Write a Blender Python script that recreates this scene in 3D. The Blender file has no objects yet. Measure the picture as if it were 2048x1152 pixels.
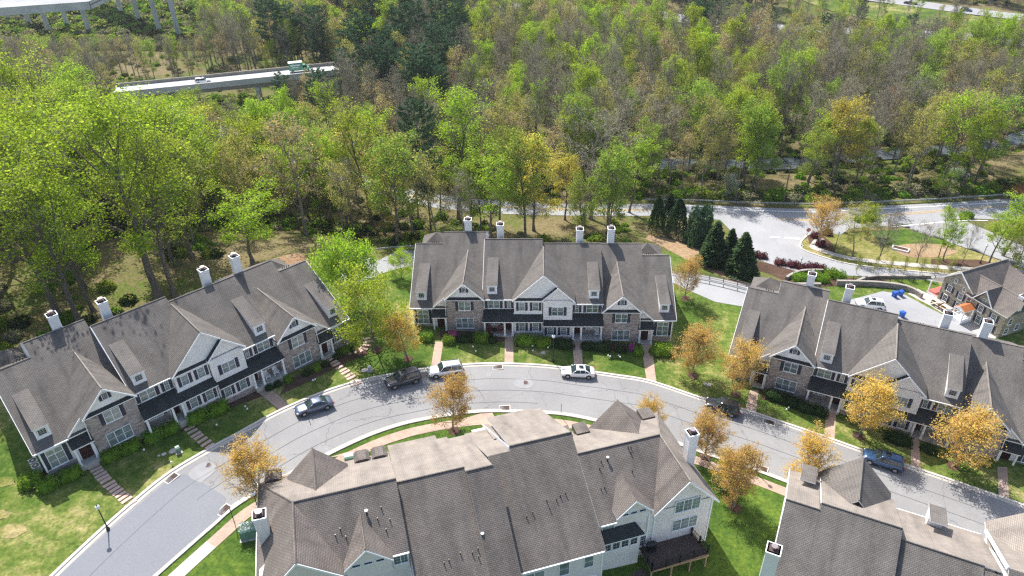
import bpy, bmesh, math, random
import numpy as np
from mathutils import Vector, Matrix
R = math.radians
random.seed(7)
rng = np.random.default_rng(7)
SC = bpy.context.scene
COL = SC.collection

# ---------------------------------------------------------------- camera, world, sun, exposure
CAM_H = 64.0
F_PX, NADX, NADY = 1427.65, 1070.2, 2793.7          # focal length and nadir point in photograph pixels (2048 x 1152)
_d = Vector(((NADX - 1024) / F_PX, (NADY - 576) / F_PX, 1)).normalized()
_up = -_d
_f = Vector((0, 0, 1)); _h = (_f - _up * _f.dot(_up)).normalized()
_r = _h.cross(_up)
if _r.x < 0: _r = -_r
# rows: world axes written in camera coordinates (x right, y down, z forward)
ROT = Matrix((_r, _h, _up))
cam_d = bpy.data.cameras.new("camera"); cam = bpy.data.objects.new("camera", cam_d); COL.objects.link(cam)
cam_d.sensor_width = 36; cam_d.lens = 36 * F_PX / 2048; cam_d.clip_end = 6000; cam_d.clip_start = 1
cx = ROT @ Vector((1, 0, 0)); cy = ROT @ Vector((0, -1, 0)); cz = ROT @ Vector((0, 0, -1))
M = Matrix.Identity(4)
for i in range(3):
    M[i][0] = cx[i]; M[i][1] = cy[i]; M[i][2] = cz[i]
M[2][3] = CAM_H
cam.matrix_world = M
SC.camera = cam

SUN_EL = R(52); SUN_TO = Vector((-0.44, 0.89, 0)).normalized()
sdir = Vector((SUN_TO.x * math.cos(SUN_EL), SUN_TO.y * math.cos(SUN_EL), math.sin(SUN_EL)))
w = bpy.data.worlds.new("World"); SC.world = w; w.use_nodes = True
nt = w.node_tree; nt.nodes.clear()
sky = nt.nodes.new("ShaderNodeTexSky"); sky.sky_type = 'NISHITA'; sky.sun_disc = False
sky.sun_elevation = SUN_EL; sky.sun_rotation = math.atan2(SUN_TO.x, SUN_TO.y); sky.air_density = 1.0; sky.dust_density = 2.0
bg = nt.nodes.new("ShaderNodeBackground"); bg.inputs[1].default_value = 0.13
out = nt.nodes.new("ShaderNodeOutputWorld")
nt.links.new(sky.outputs[0], bg.inputs[0]); nt.links.new(bg.outputs[0], out.inputs[0])
sl = bpy.data.lights.new("sun", 'SUN'); sl.energy = 4.5; sl.angle = R(0.5); sl.color = (1.0, 0.965, 0.91)
sun = bpy.data.objects.new("sun", sl); COL.objects.link(sun)
sun.rotation_euler = sdir.to_track_quat('Z', 'Y').to_euler()
vs = SC.view_settings
vs.view_transform = 'Standard'; vs.look = 'None'; vs.gamma = 1; vs.exposure = 0.88; vs.use_curve_mapping = False
SC.cycles.max_bounces = 6; SC.cycles.transparent_max_bounces = 8; SC.cycles.diffuse_bounces = 3
SC.cycles.use_denoising = False; SC.cycles.filter_width = 1.35

# ---------------------------------------------------------------- pixel -> place helpers (used only while laying things out)
def ray(px, py):
    return ROT @ Vector(((px - 1024) / F_PX, (py - 576) / F_PX, 1))
def P(px, py, z=0.0):
    d = ray(px, py); t = (z - CAM_H) / d.z
    return Vector((d.x * t, d.y * t, z))
def sst(a, b, x):
    t = min(1, max(0, (x - a) / (b - a))); return t * t * (3 - 2 * t)
_cx = [-400, -120, -75, -57, -42, -27, -12, 5, 20, 35, 70, 110, 400]
_cz = [6.5, 6.0, 4.9, 4.05, 3.1, 2.0, .35, -.95, -2.15, -3.2, -5.3, -5.8, -6.0]
def court(x):
    for i in range(len(_cx) - 1):
        if x <= _cx[i + 1]:
            t = (x - _cx[i]) / (_cx[i + 1] - _cx[i]); return _cz[i] + (_cz[i + 1] - _cz[i]) * max(0, t)
    return _cz[-1]
CREEK = [(35, 168), (67, 166), (95, 172), (127, 177), (165, 196), (230, 225)]
def pseg(x, y, pts):
    best = 1e9
    for (x0, y0), (x1, y1) in zip(pts[:-1], pts[1:]):
        dx, dy = x1 - x0, y1 - y0
        t = max(0, min(1, ((x - x0) * dx + (y - y0) * dy) / (dx * dx + dy * dy)))
        best = min(best, math.hypot(x - x0 - t * dx, y - y0 - t * dy))
    return best
def T(x, y):
    c = court(x)
    c = c - 1.9 * sst(50, 40, y) * sst(2, 16, x) * sst(40, 24, x)      # back yards fall away behind the near rows
    v = -6.8 + 0.8 * sst(20, 50, x)
    v = v - 1.6 * sst(150, 185, y) + 6 * sst(300, 460, y)
    if x > 20 and 140 < y < 260:
        v -= 1.6 * (1 - sst(4, 12, pseg(x, y, CREEK)))
    if x < -60: v += 1.0 * sst(-60, -120, x) * sst(240, 150, y)
    y0 = 99 + 6 * sst(-20, -50, x)
    return c + (v - c) * sst(y0, y0 + 42, y)
def G(px, py, off=0.0):
    d = ray(px, py); o = Vector((0, 0, CAM_H)); t = 20.0
    for _ in range(4000):
        p = o + d * t
        if p.z <= T(p.x, p.y) + off: break
        t += 0.5
    a, b = t - .5, t
    for _ in range(18):
        m = (a + b) / 2; p = o + d * m
        if p.z <= T(p.x, p.y) + off: b = m
        else: a = m
    p = o + d * b
    return Vector((p.x, p.y, T(p.x, p.y) + off))
def PV(px, py, base):
    """height of the pixel on the vertical line plane through base"""
    d = ray(px, py); t = base.y / d.y
    return CAM_H + d.z * t
def pxm(p):
    c = Vector((ROT.transposed() @ (Vector(p) - Vector((0, 0, CAM_H))))); return F_PX / c.z

# ---------------------------------------------------------------- materials
MATS = {}
class NT:
    def __init__(s, name):
        s.m = bpy.data.materials.new(name); s.m.use_nodes = True; s.t = s.m.node_tree; s.t.nodes.clear(); s.L = s.t.links
        s.out = s.n("ShaderNodeOutputMaterial"); s.b = s.n("ShaderNodeBsdfPrincipled"); s.L.new(s.b.outputs[0], s.out.inputs[0])
        MATS[name] = s.m
    def n(s, typ, **kw):
        x = s.t.nodes.new(typ)
        for k, v in kw.items(): setattr(x, k, v)
        return x
    def l(s, a, b): s.L.new(a, b)
    def noise(s, scale, detail=4, rough=.55, co=None, dim='3D'):
        x = s.n("ShaderNodeTexNoise"); x.inputs['Scale'].default_value = scale; x.inputs['Detail'].default_value = detail; x.inputs['Roughness'].default_value = rough
        if co: s.l(co, x.inputs['Vector'])
        return x
    def ramp(s, fac, stops):
        x = s.n("ShaderNodeValToRGB"); e = x.color_ramp.elements
        while len(e) < len(stops): e.new(.5)
        for q, (p, c) in zip(e, stops):
            q.position = p; q.color = (*c, 1) if len(c) == 3 else c
        s.l(fac, x.inputs[0]); return x.outputs[0]
    def mix(s, fac, a, b, blend='MIX'):
        x = s.n("ShaderNodeMix"); x.data_type = 'RGBA'; x.blend_type = blend
        for i, v in ((0, fac), (6, a), (7, b)):
            if isinstance(v, (int, float)): x.inputs[i].default_value = v
            elif isinstance(v, tuple): x.inputs[i].default_value = (*v, 1)
            else: s.l(v, x.inputs[i])
        return x.outputs[2]
    def bump(s, h, strength=.3, dist=.05):
        x = s.n("ShaderNodeBump"); x.inputs['Strength'].default_value = strength; x.inputs['Distance'].default_value = dist
        s.l(h, x.inputs['Height']); s.l(x.outputs[0], s.b.inputs['Normal'])
    def obj(s): return s.n("ShaderNodeTexCoord").outputs['Object']
    def uv(s): return s.n("ShaderNodeTexCoord").outputs['UV']
    def col(s, c):
        if isinstance(c, tuple): s.b.inputs['Base Color'].default_value = (*c, 1)
        else: s.l(c, s.b.inputs['Base Color'])
    def rough(s, r): s.b.inputs['Roughness'].default_value = r; return s

def plain(name, c, rough=.6, metal=0, var=.12, scale=3., spec=None):
    s = NT(name); s.rough(rough); s.b.inputs['Metallic'].default_value = metal
    if var:
        nz = s.noise(scale, 5, co=s.obj())
        s.col(s.ramp(nz.outputs[0], [(.25, tuple(x * (1 - var) for x in c)), (.75, tuple(min(1, x * (1 + var)) for x in c))]))
    else: s.col(c)
    if spec is not None: s.b.inputs['Specular IOR Level'].default_value = spec
    return s.m
def shingle(name, a, b, c, mottle=.35):
    s = NT(name); s.rough(.95); s.b.inputs['Specular IOR Level'].default_value = .15
    uv = s.uv()
    br = s.n("ShaderNodeTexBrick"); s.l(uv, br.inputs['Vector']); br.offset = .5; br.squash = 1
    br.inputs['Scale'].default_value = 1; br.inputs['Brick Width'].default_value = .36; br.inputs['Row Height'].default_value = .175
    br.inputs['Mortar Size'].default_value = .028; br.inputs['Mortar Smooth'].default_value = .3; br.inputs['Bias'].default_value = 0
    br.inputs['Color1'].default_value = (*a, 1); br.inputs['Color2'].default_value = (*b, 1); br.inputs['Mortar'].default_value = (*c, 1)
    n1 = s.noise(.35, 6, .6, co=uv); n2 = s.noise(9, 3, .7, co=uv)
    # streaks running down the slope
    mp = s.n("ShaderNodeMapping"); s.l(uv, mp.inputs['Vector']); mp.inputs['Scale'].default_value = (.9, .12, 1)
    n3 = s.noise(.8, 4, .55, co=mp.outputs[0])
    k1 = s.ramp(n1.outputs[0], [(.3, (.8, .8, .8)), (.7, (1.15, 1.15, 1.15))])
    k2 = s.ramp(n2.outputs[0], [(.3, (.92, .92, .92)), (.7, (1.08, 1.08, 1.08))])
    k3 = s.ramp(n3.outputs[0], [(.32, (.70, .70, .72)), (.5, (1, 1, 1)), (.68, (1.12, 1.1, 1.08))])
    x = s.mix(1, br.outputs[0], k1, 'MULTIPLY'); x = s.mix(1, x, k2, 'MULTIPLY'); x = s.mix(.8, x, k3, 'MULTIPLY')
    s.col(x)
    s.bump(br.outputs[1], -.5, .02)
    return s.m
shingle('shingle', (.185, .168, .152), (.15, .136, .124), (.075, .069, .063))
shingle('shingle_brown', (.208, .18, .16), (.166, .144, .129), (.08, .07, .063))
shingle('shingle_pale_lit', (.30, .262, .228), (.25, .218, .19), (.16, .14, .12))  # paler copy: sunlight on road-facing slopes put into the colour; also ridge caps
shingle('shingle_dark', (.06, .065, .063), (.045, .048, .048), (.03, .03, .03))
def siding(name, c, lap=.16):
    s = NT(name); s.rough(.6); uv = s.uv()
    sp = s.n("ShaderNodeSeparateXYZ"); s.l(uv, sp.inputs[0])
    m = s.n("ShaderNodeMath", operation='DIVIDE'); s.l(sp.outputs[1], m.inputs[0]); m.inputs[1].default_value = lap
    f = s.n("ShaderNodeMath", operation='FRACT'); s.l(m.outputs[0], f.inputs[0])
    nz = s.noise(.7, 5, co=uv)
    base = s.ramp(nz.outputs[0], [(.3, tuple(x * .92 for x in c)), (.7, tuple(x * 1.05 for x in c))])
    line = s.ramp(f.outputs[0], [(0, (.78, .78, .78)), (.12, (1, 1, 1))])
    s.col(s.mix(1, base, line, 'MULTIPLY')); s.bump(f.outputs[0], .4, .02); return s.m
siding('siding', (.86, .83, .81)); siding('siding_rear', (.80, .74, .71))
def stonem(name, cols, sx=.42, sy=.2, mortar=(.33, .30, .27)):
    s = NT(name); s.rough(.9); uv = s.uv()
    mp = s.n("ShaderNodeMapping"); s.l(uv, mp.inputs['Vector']); mp.inputs['Scale'].default_value = (1 / sx, 1 / sy, 1)
    dn = s.noise(.9, 3, co=mp.outputs[0])
    dist = s.mix(.22, mp.outputs[0], dn.outputs[1])
    v = s.n("ShaderNodeTexVoronoi"); s.l(dist, v.inputs['Vector']); v.inputs['Scale'].default_value = 1.0; v.distance = 'CHEBYCHEV'; v.voronoi_dimensions = '2D'; v.inputs['Randomness'].default_value = .75
    rc = s.n("ShaderNodeSeparateColor"); s.l(v.outputs['Color'], rc.inputs[0])
    base = s.ramp(rc.outputs[0], cols)
    ed = s.n("ShaderNodeTexVoronoi"); ed.feature = 'DISTANCE_TO_EDGE'; ed.voronoi_dimensions = '2D'; s.l(dist, ed.inputs['Vector']); ed.inputs['Scale'].default_value = 1.0; ed.inputs['Randomness'].default_value = .75
    mk = s.ramp(ed.outputs[0], [(.02, (1, 1, 1)), (.08, (0, 0, 0))])
    nz = s.noise(14, 4, co=uv); k = s.ramp(nz.outputs[0], [(.3, (.75, .75, .75)), (.7, (1.2, 1.2, 1.2))])
    x = s.mix(mk, base, mortar); s.col(s.mix(1, x, k, 'MULTIPLY'))
    s.bump(ed.outputs[0], .8, .05); return s.m
stonem('stone_veneer', [(0, (.22, .16, .14)), (.2, (.38, .29, .25)), (.4, (.31, .27, .26)), (.55, (.46, .38, .33)), (.7, (.26, .20, .19)), (.85, (.38, .35, .35)), (1, (.50, .41, .35))], .4, .17)
stonem('fieldstone', [(0, (.17, .14, .10)), (.2, (.36, .31, .23)), (.45, (.24, .20, .15)), (.65, (.45, .38, .28)), (.85, (.20, .19, .17)), (1, (.34, .25, .16))], .5, .28, (.38, .34, .28))
stonem('retaining_stone', [(0, (.16, .14, .12)), (.5, (.26, .23, .20)), (1, (.34, .31, .27))], .5, .2, (.12, .1, .09))
plain('white_trim', (.86, .86, .86), .45, var=.04)
plain('navy', (.012, .018, .045), .4, var=.1)
plain('door_wood', (.045, .012, .012), .35)
plain('porch_floor', (.45, .42, .38), .8)
plain('bark', (.13, .108, .088), .95, var=.35, scale=2.)
plain('bark_grey', (.20, .175, .15), .95, var=.35, scale=2.)
plain('twig', (.23, .205, .17), .95, var=.3, scale=.8)
plain('black_metal', (.012, .013, .016), .4, var=0)
plain('rust_iron', (.07, .04, .035), .8, var=.4, scale=6.)
plain('galv', (.34, .36, .37), .5, .5, var=.1)
plain('box_green', (.16, .26, .20), .5)
plain('grey_plastic', (.45, .46, .46), .5)
plain('flue', (.30, .26, .26), .4, .6)
plain('composite_deck', (.085, .055, .045), .7, var=.15, scale=4.)
plain('timber', (.42, .27, .15), .8)
plain('seam', (.135, .135, .135), .95)
plain('concrete', (.42, .39, .35), .9, var=.14, scale=.8)
plain('kerb_concrete', (.52, .48, .43), .9, var=.12, scale=2.)
plain('bridge_concrete', (.50, .50, .47), .9, var=.22, scale=.25)
plain('bridge_dark', (.26, .24, .20), .9, var=.2, scale=.4)
plain('copper', (.50, .17, .06), .5, .3)
plain('red_floor', (.50, .12, .10), .6)
plain('tyre', (.015, .015, .015), .9, var=0)
plain('rim', (.55, .55, .56), .3, .8, var=0)
plain('headlight', (.8, .8, .82), .15, var=0)
plain('taillight', (.35, .01, .012), .25, var=0)
plain('bin_blue', (.01, .09, .45), .45, var=.1)
plain('sign_red', (.45, .02, .03), .4, var=0)
plain('paint_white', (.8, .8, .78), .8, var=.12, scale=4.)
plain('paint_yellow', (.68, .42, .05), .8, var=.15, scale=4.)
plain('wood_pole', (.16, .12, .09), .95, var=.25)
plain('azalea', (.42, .04, .28), .8, var=.3, scale=4.)
plain('cream_cloth', (.50, .46, .40), .8)
def glass(name, a, b, rough=.08, sc=.9):
    s = NT(name); s.rough(rough); nz = s.noise(sc, 2, co=s.obj()); s.col(s.ramp(nz.outputs[0], [(.35, a), (.65, b)]))
    s.b.inputs['Specular IOR Level'].default_value = .7; return s.m
glass('glass', (.12, .155, .155), (.26, .31, .30)); glass('glass_b', (.07, .10, .105), (.17, .21, .21)); glass('glass_c', (.20, .23, .22), (.34, .37, .35)); glass('glass_dark', (.015, .02, .025), (.06, .08, .09)); glass('car_glass', (.012, .02, .022), (.03, .05, .05), .04)
s = NT('globe'); s.col((.9, .9, .88)); s.rough(.3); s.b.inputs['Transmission Weight'].default_value = .15
def paint(name, c, metal=.4, rough=.28):
    s = NT(name); s.col(c); s.b.inputs['Metallic'].default_value = metal; s.rough(rough); s.b.inputs['Coat Weight'].default_value = .8; s.b.inputs['Coat Roughness'].default_value = .05
paint('car_graphite', (.035, .042, .055), .1); paint('car_silver', (.62, .64, .67), .5); paint('car_white', (.80, .80, .80), .1); paint('car_slate', (.10, .125, .19), .35)
paint('car_black', (.010, .012, .016), .2); paint('car_blue', (.025, .075, .17), .3); paint('van_green', (.02, .28, .17), .1, .4); paint('car_red', (.3, .02, .02), .3)

def asphalt(name, a, b, crack=.5, tint=(1, 1, 1)):
    s = NT(name); s.rough(.92); co = s.obj()
    n1 = s.noise(.12, 6, .6, co=co); n2 = s.noise(6, 4, .7, co=co)
    base = s.ramp(n1.outputs[0], [(.3, a), (.7, b)])
    k = s.ramp(n2.outputs[0], [(.3, (.87, .87, .87)), (.7, (1.1, 1.1, 1.1))])
    x = s.mix(1, base, k, 'MULTIPLY')
    if crack:
        dn = s.noise(.5, 4, co=co); dd = s.mix(.09, co, dn.outputs[1], 'ADD')
        v = s.n("ShaderNodeTexVoronoi"); v.feature = 'DISTANCE_TO_EDGE'; v.voronoi_dimensions = '2D'; v.inputs['Scale'].default_value = .13
        s.l(dn.outputs[1], v.inputs['Vector'])
        mm = s.n("ShaderNodeVectorMath", operation='MULTIPLY_ADD'); s.l(dn.outputs[1], mm.inputs[0]); mm.inputs[1].default_value = (2.5, 2.5, 0); s.l(co, mm.inputs[2]); s.l(mm.outputs[0], v.inputs['Vector'])
        mk = s.ramp(v.outputs['Distance'], [(.0, (1, 1, 1)), (.008, (0, 0, 0))])
        fm = s.n("ShaderNodeMath", operation='MULTIPLY'); s.l(mk, fm.inputs[0]); fm.inputs[1].default_value = crack
        x = s.mix(fm.outputs[0], x, (.10, .10, .10))
        # pale wheel-worn and patched streaks
        n4 = s.noise(.35, 5, .65, co=co); mk2 = s.ramp(n4.outputs[0], [(.58, (0, 0, 0)), (.72, (.35, .35, .35))])
        x = s.mix(mk2, x, (.33, .327, .325))
    s.col(x); s.bump(n2.outputs[0], .25, .02)
asphalt('asphalt_old', (.205, .20, .197), (.262, .257, .252), .8); asphalt('asphalt_new', (.175, .182, .20), (.198, .205, .222), 0); asphalt('asphalt_far', (.25, .25, .255), (.33, .33, .335), .35)
plain('patch_grey', (.27, .268, .268), .95, var=.1, scale=1.)
plain('deck_pale', (.42, .42, .41), .9, var=.15, scale=.3)
plain('coping', (.30, .27, .24), .9, var=.2)
plain('chair_red', (.22, .055, .045), .6)
s = NT('paver'); s.rough(.9); uv = s.obj()
br = s.n("ShaderNodeTexBrick"); s.l(uv, br.inputs['Vector']); br.inputs['Scale'].default_value = 1; br.inputs['Brick Width'].default_value = .3; br.inputs['Row Height'].default_value = .15; br.inputs['Mortar Size'].default_value = .012
br.inputs['Color1'].default_value = (.47, .34, .26, 1); br.inputs['Color2'].default_value = (.37, .27, .21, 1); br.inputs['Mortar'].default_value = (.25, .2, .16, 1)
n = s.noise(.6, 5, co=uv); s.col(s.mix(1, br.outputs[0], s.ramp(n.outputs[0], [(.3, (.85, .85, .85)), (.7, (1.15, 1.12, 1.1))]), 'MULTIPLY')); s.bump(br.outputs[1], -.3, .01)
plain('step_stone', (.52, .36, .30), .9, var=.25, scale=2.)
# grass / forest floor / terrain
def ground(name, stops, sc=.09, fine=2.5, dry=.55):
    s = NT(name); s.rough(1); s.b.inputs['Specular IOR Level'].default_value = .1; co = s.obj()
    n1 = s.noise(sc, 7, .62, co=co); n2 = s.noise(fine, 5, .7, co=co); n3 = s.noise(.9, 5, .7, co=co)
    f = s.n("ShaderNodeMath", operation='MULTIPLY_ADD'); s.l(n3.outputs[0], f.inputs[0]); f.inputs[1].default_value = dry; f.inputs[2].default_value = -dry / 2
    g = s.n("ShaderNodeMath", operation='ADD'); s.l(n1.outputs[0], g.inputs[0]); s.l(f.outputs[0], g.inputs[1])
    base = s.ramp(g.outputs[0], stops); k = s.ramp(n2.outputs[0], [(.3, (.6, .62, .6)), (.7, (1.4, 1.36, 1.3))])
    s.col(s.mix(1, base, k, 'MULTIPLY')); s.bump(n2.outputs[0], .9, .1); return s
ground('lawn', [(.25, (.034, .074, .012)), (.42, (.064, .112, .018)), (.54, (.12, .155, .035)), (.64, (.25, .235, .09)), (.78, (.38, .30, .17))])
ground('lawn_green', [(.25, (.03, .068, .012)), (.5, (.058, .105, .018)), (.68, (.12, .175, .025)), (.8, (.25, .24, .09))], dry=.45)
ground('lawn_dry', [(.3, (.08, .12, .02)), (.45, (.17, .17, .05)), (.6, (.30, .25, .12)), (.75, (.36, .28, .16))])
ground('forest_floor', [(.25, (.055, .085, .018)), (.4, (.09, .12, .025)), (.52, (.14, .12, .055)), (.64, (.19, .15, .09)), (.78, (.09, .14, .03))], sc=.06)
ground('mulch', [(.3, (.06, .035, .025)), (.7, (.12, .075, .055))], dry=.2)
ground('bare_earth', [(.3, (.24, .15, .09)), (.7, (.33, .25, .16))], dry=.3)
s = NT('creek_water'); s.col((.10, .12, .14)); s.rough(.12); n = s.noise(1.2, 3, co=s.obj()); s.bump(n.outputs[0], .15, .05); s.b.inputs['Specular IOR Level'].default_value = .8

def leafmat(name, a, b, c=None, trans=.55, hue=.03):
    s = NT(name); s.t.nodes.remove(s.b)
    gi = s.n("ShaderNodeNewGeometry"); oi = s.n("ShaderNodeObjectInfo")
    stops = [(0, a), (1, b)] if c is None else [(0, a), (.55, b), (1, c)]
    base = s.ramp(gi.outputs['Random Per Island'], stops)
    k = s.ramp(oi.outputs['Random'], [(0, (.78, .82, .8)), (.5, (1, 1, 1)), (1, (1.2, 1.12, 1.05))])
    x = s.mix(1, base, k, 'MULTIPLY')
    hs = s.n("ShaderNodeHueSaturation"); s.l(x, hs.inputs['Color'])
    mr = s.n("ShaderNodeMapRange"); s.l(oi.outputs['Random'], mr.inputs[0]); mr.inputs[3].default_value = .5 - hue; mr.inputs[4].default_value = .5 + hue * .6; s.l(mr.outputs[0], hs.inputs['Hue'])
    d = s.n("ShaderNodeBsdfDiffuse"); t = s.n("ShaderNodeBsdfTranslucent"); m = s.n("ShaderNodeMixShader"); m.inputs[0].default_value = trans
    s.l(hs.outputs[0], d.inputs[0]); s.l(hs.outputs[0], t.inputs[0]); s.l(d.outputs[0], m.inputs[1]); s.l(t.outputs[0], m.inputs[2]); s.l(m.outputs[0], s.out.inputs[0])
leafmat('leaf_lime', (.24, .37, .02), (.36, .50, .035), (.46, .56, .07))
leafmat('leaf_green', (.15, .27, .025), (.24, .38, .045), (.33, .45, .09))
leafmat('leaf_olive', (.26, .28, .05), (.38, .38, .08), (.46, .43, .13), hue=.02)
leafmat('leaf_orange', (.70, .40, .12), (.78, .52, .15), (.60, .52, .15), hue=.02)
leafmat('leaf_yellow', (.56, .47, .07), (.70, .60, .10), (.50, .56, .10), hue=.02)
leafmat('leaf_tan', (.40, .31, .17), (.45, .38, .20), (.38, .40, .18), hue=.02)
leafmat('leaf_rust', (.34, .13, .06), (.42, .19, .08), hue=.01)
leafmat('leaf_white', (.5, .52, .42), (.65, .66, .6), hue=.01)
leafmat('leaf_hedge', (.08, .17, .015), (.15, .28, .025), (.22, .36, .04), .3, .02)
leafmat('leaf_hedge_dark', (.02, .045, .012), (.04, .075, .022), None, .2, .02)
leafmat('leaf_maroon', (.07, .022, .03), (.12, .04, .045), None, .2, .01)
leafmat('needle_pine', (.028, .068, .034), (.065, .12, .06), (.09, .16, .08), .25, .02)
leafmat('needle_spruce', (.03, .07, .028), (.06, .115, .045), (.09, .16, .055), .2, .02)
leafmat('bud_grey', (.25, .22, .15), (.34, .30, .20), (.28, .31, .13), .3, .02)
leafmat('leaf_azalea', (.40, .05, .28), (.58, .12, .42), None, .3, .01)
# ---------------------------------------------------------------- mesh building
class MB:
    def __init__(s): s.v = []; s.f = []; s.m = []; s.mats = []
    def mi(s, m):
        if m not in s.mats: s.mats.append(m)
        return s.mats.index(m)
    def poly(s, pts, mat):
        b = len(s.v); s.v += [tuple(p) for p in pts]; s.f.append(tuple(range(b, b + len(pts)))); s.m.append(s.mi(mat)); return s
    def hexa(s, p, mat, mats=None):
        """p: 8 points, bottom ring 0-3 counter-clockwise, top ring 4-7"""
        F = [(0, 3, 2, 1), (4, 5, 6, 7), (0, 1, 5, 4), (1, 2, 6, 5), (2, 3, 7, 6), (3, 0, 4, 7)]
        b = len(s.v); s.v += [tuple(q) for q in p]
        for i, f in enumerate(F):
            s.f.append(tuple(b + k for k in f)); s.m.append(s.mi(mats[i] if mats else mat))
        return s
    def box(s, x0, x1, y0, y1, z0, z1, mat, mats=None):
        if x1 < x0: x0, x1 = x1, x0
        if y1 < y0: y0, y1 = y1, y0
        return s.hexa([(x0, y0, z0), (x1, y0, z0), (x1, y1, z0), (x0, y1, z0), (x0, y0, z1), (x1, y0, z1), (x1, y1, z1), (x0, y1, z1)], mat, mats)
    def prism(s, pts, off, mat, mside=None):
        """closed solid from a planar polygon pushed by the vector off"""
        off = Vector(off); P0 = [Vector(p) for p in pts]
        nrm = Vector((0, 0, 0))
        for i in range(len(P0)): nrm += (P0[i] - P0[0]).cross(P0[(i + 1) % len(P0)] - P0[0])
        if nrm.dot(off) > 0: P0 = P0[::-1]
        Q = [p + off for p in P0]; n = len(P0)
        s.poly(P0, mat); s.poly(Q[::-1], mside or mat)
        for i in range(n):
            j = (i + 1) % n; s.poly([P0[j], P0[i], Q[i], Q[j]], mside or mat)
        return s
    def slab(s, pts, mat, mside='white_trim', t=.14):
        return s.prism(pts, (0, 0, -t), mat, mside)
    def tube(s, pts, rad, mat, n=6, cap=True):
        pts = [Vector(p) for p in pts]; b = len(s.v); k = s.mi(mat)
        for i, p in enumerate(pts):
            d = (pts[min(i + 1, len(pts) - 1)] - pts[max(i - 1, 0)]); d = d.normalized() if d.length > 1e-9 else Vector((0, 0, 1))
            a = d.orthogonal().normalized(); c = d.cross(a); r = rad[i] if isinstance(rad, (list, tuple)) else rad
            for j in range(n):
                an = 2 * math.pi * j / n; s.v.append(tuple(p + a * (r * math.cos(an)) + c * (r * math.sin(an))))
        for i in range(len(pts) - 1):
            for j in range(n):
                s.f.append((b + i * n + j, b + i * n + (j + 1) % n, b + (i + 1) * n + (j + 1) % n, b + (i + 1) * n + j)); s.m.append(k)
        if cap:
            s.f.append(tuple(b + j for j in range(n))[::-1]); s.m.append(k)
            e = b + (len(pts) - 1) * n; s.f.append(tuple(e + j for j in range(n))); s.m.append(k)
        return s
    def mesh(s, name, smooth=False, uv=True):
        me = bpy.data.meshes.new(name); me.from_pydata(s.v, [], s.f)
        for m in s.mats: me.materials.append(MATS[m])
        me.polygons.foreach_set('material_index', s.m)
        if uv: auto_uv(me)
        if smooth: me.polygons.foreach_set('use_smooth', [True] * len(s.f))
        me.update(); return me
def auto_uv(me):
    n = len(me.loops); uvl = me.uv_layers.new(name='UVMap'); arr = np.zeros((n, 2))
    co = np.zeros(len(me.vertices) * 3); me.vertices.foreach_get('co', co); co = co.reshape(-1, 3)
    for p in me.polygons:
        N = p.normal
        if abs(N.z) > .999: tx, ty = np.array((1., 0, 0)), np.array((0, 1., 0))
        else:
            a = Vector((0, 0, 1)).cross(N).normalized(); tx = np.array(a); ty = np.array(N.cross(a))
        for li in p.loop_indices:
            c = co[me.loops[li].vertex_index]; arr[li] = (c.dot(tx), c.dot(ty))
    uvl.data.foreach_set('uv', arr.ravel())
def link(name, me, parent=None, loc=None, rotz=0, scale=None):
    o = bpy.data.objects.new(name, me); COL.objects.link(o)
    if parent: o.parent = parent
    if loc is not None: o.location = loc
    if rotz: o.rotation_euler = (0, 0, rotz)
    if scale: o.scale = scale
    return o
def islands(mb):
    par = list(range(len(mb.v)))
    def find(i):
        while par[i] != i: par[i] = par[par[i]]; i = par[i]
        return i
    kx = {}
    for i, v in enumerate(mb.v):
        k = (round(v[0], 3), round(v[1], 3), round(v[2], 3))
        if k in kx: par[find(i)] = find(kx[k])
        else: kx[k] = i
    for f in mb.f:
        for q in f[1:]: par[find(q)] = find(f[0])
    g = {}
    for f, m in zip(mb.f, mb.m): g.setdefault(find(f[0]), []).append((f, m))
    out = []
    for fs in g.values():
        n = MB(); n.mats = mb.mats; mp = {}
        for f, m in fs:
            for q in f:
                if q not in mp: mp[q] = len(n.v); n.v.append(mb.v[q])
            n.f.append(tuple(mp[q] for q in f)); n.m.append(m)
        out.append(n)
    return out
def part(name, mb, parent, **k):
    if name in ('trim', 'gable_wall', 'gable_trim', 'parapet', 'girder'):
        for n in islands(mb): o = link({'trim': 'trim_board', 'gable_trim': 'rake_board'}.get(name, name), n.mesh(name), parent, **k)
        return o
    return link(name, mb.mesh(name), parent, **k)
def thing(name, label, cat, loc=(0, 0, 0), rotz=0, group=None):
    o = link(name, None, None, loc, rotz); return tag(o, label, cat, group)
def tag(o, label=None, cat=None, group=None, kind=None):
    if label: o['label'] = label
    if cat: o['category'] = cat
    if group: o['group'] = group
    if kind: o['kind'] = kind
    return o
def copy_tree(o, loc=None, rotz=None, scale=None, label=None, group=None):
    def cp(x, par):
        c = x.copy(); COL.objects.link(c); c.parent = par
        for ch in KIDS.get(x.name, []): cp(ch, c)
        return c
    if o.name not in KIDS: index_kids(o)
    r = cp(o, None)
    if loc is not None: r.location = loc
    if rotz is not None: r.rotation_euler = (0, 0, rotz)
    if scale is not None: r.scale = scale
    if label: r['label'] = label
    if group: r['group'] = group
    return r
KIDS = {}
def index_kids(o):
    KIDS[o.name] = list(o.children)
    for c in KIDS[o.name]: index_kids(c)
HAVE = set()

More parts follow.
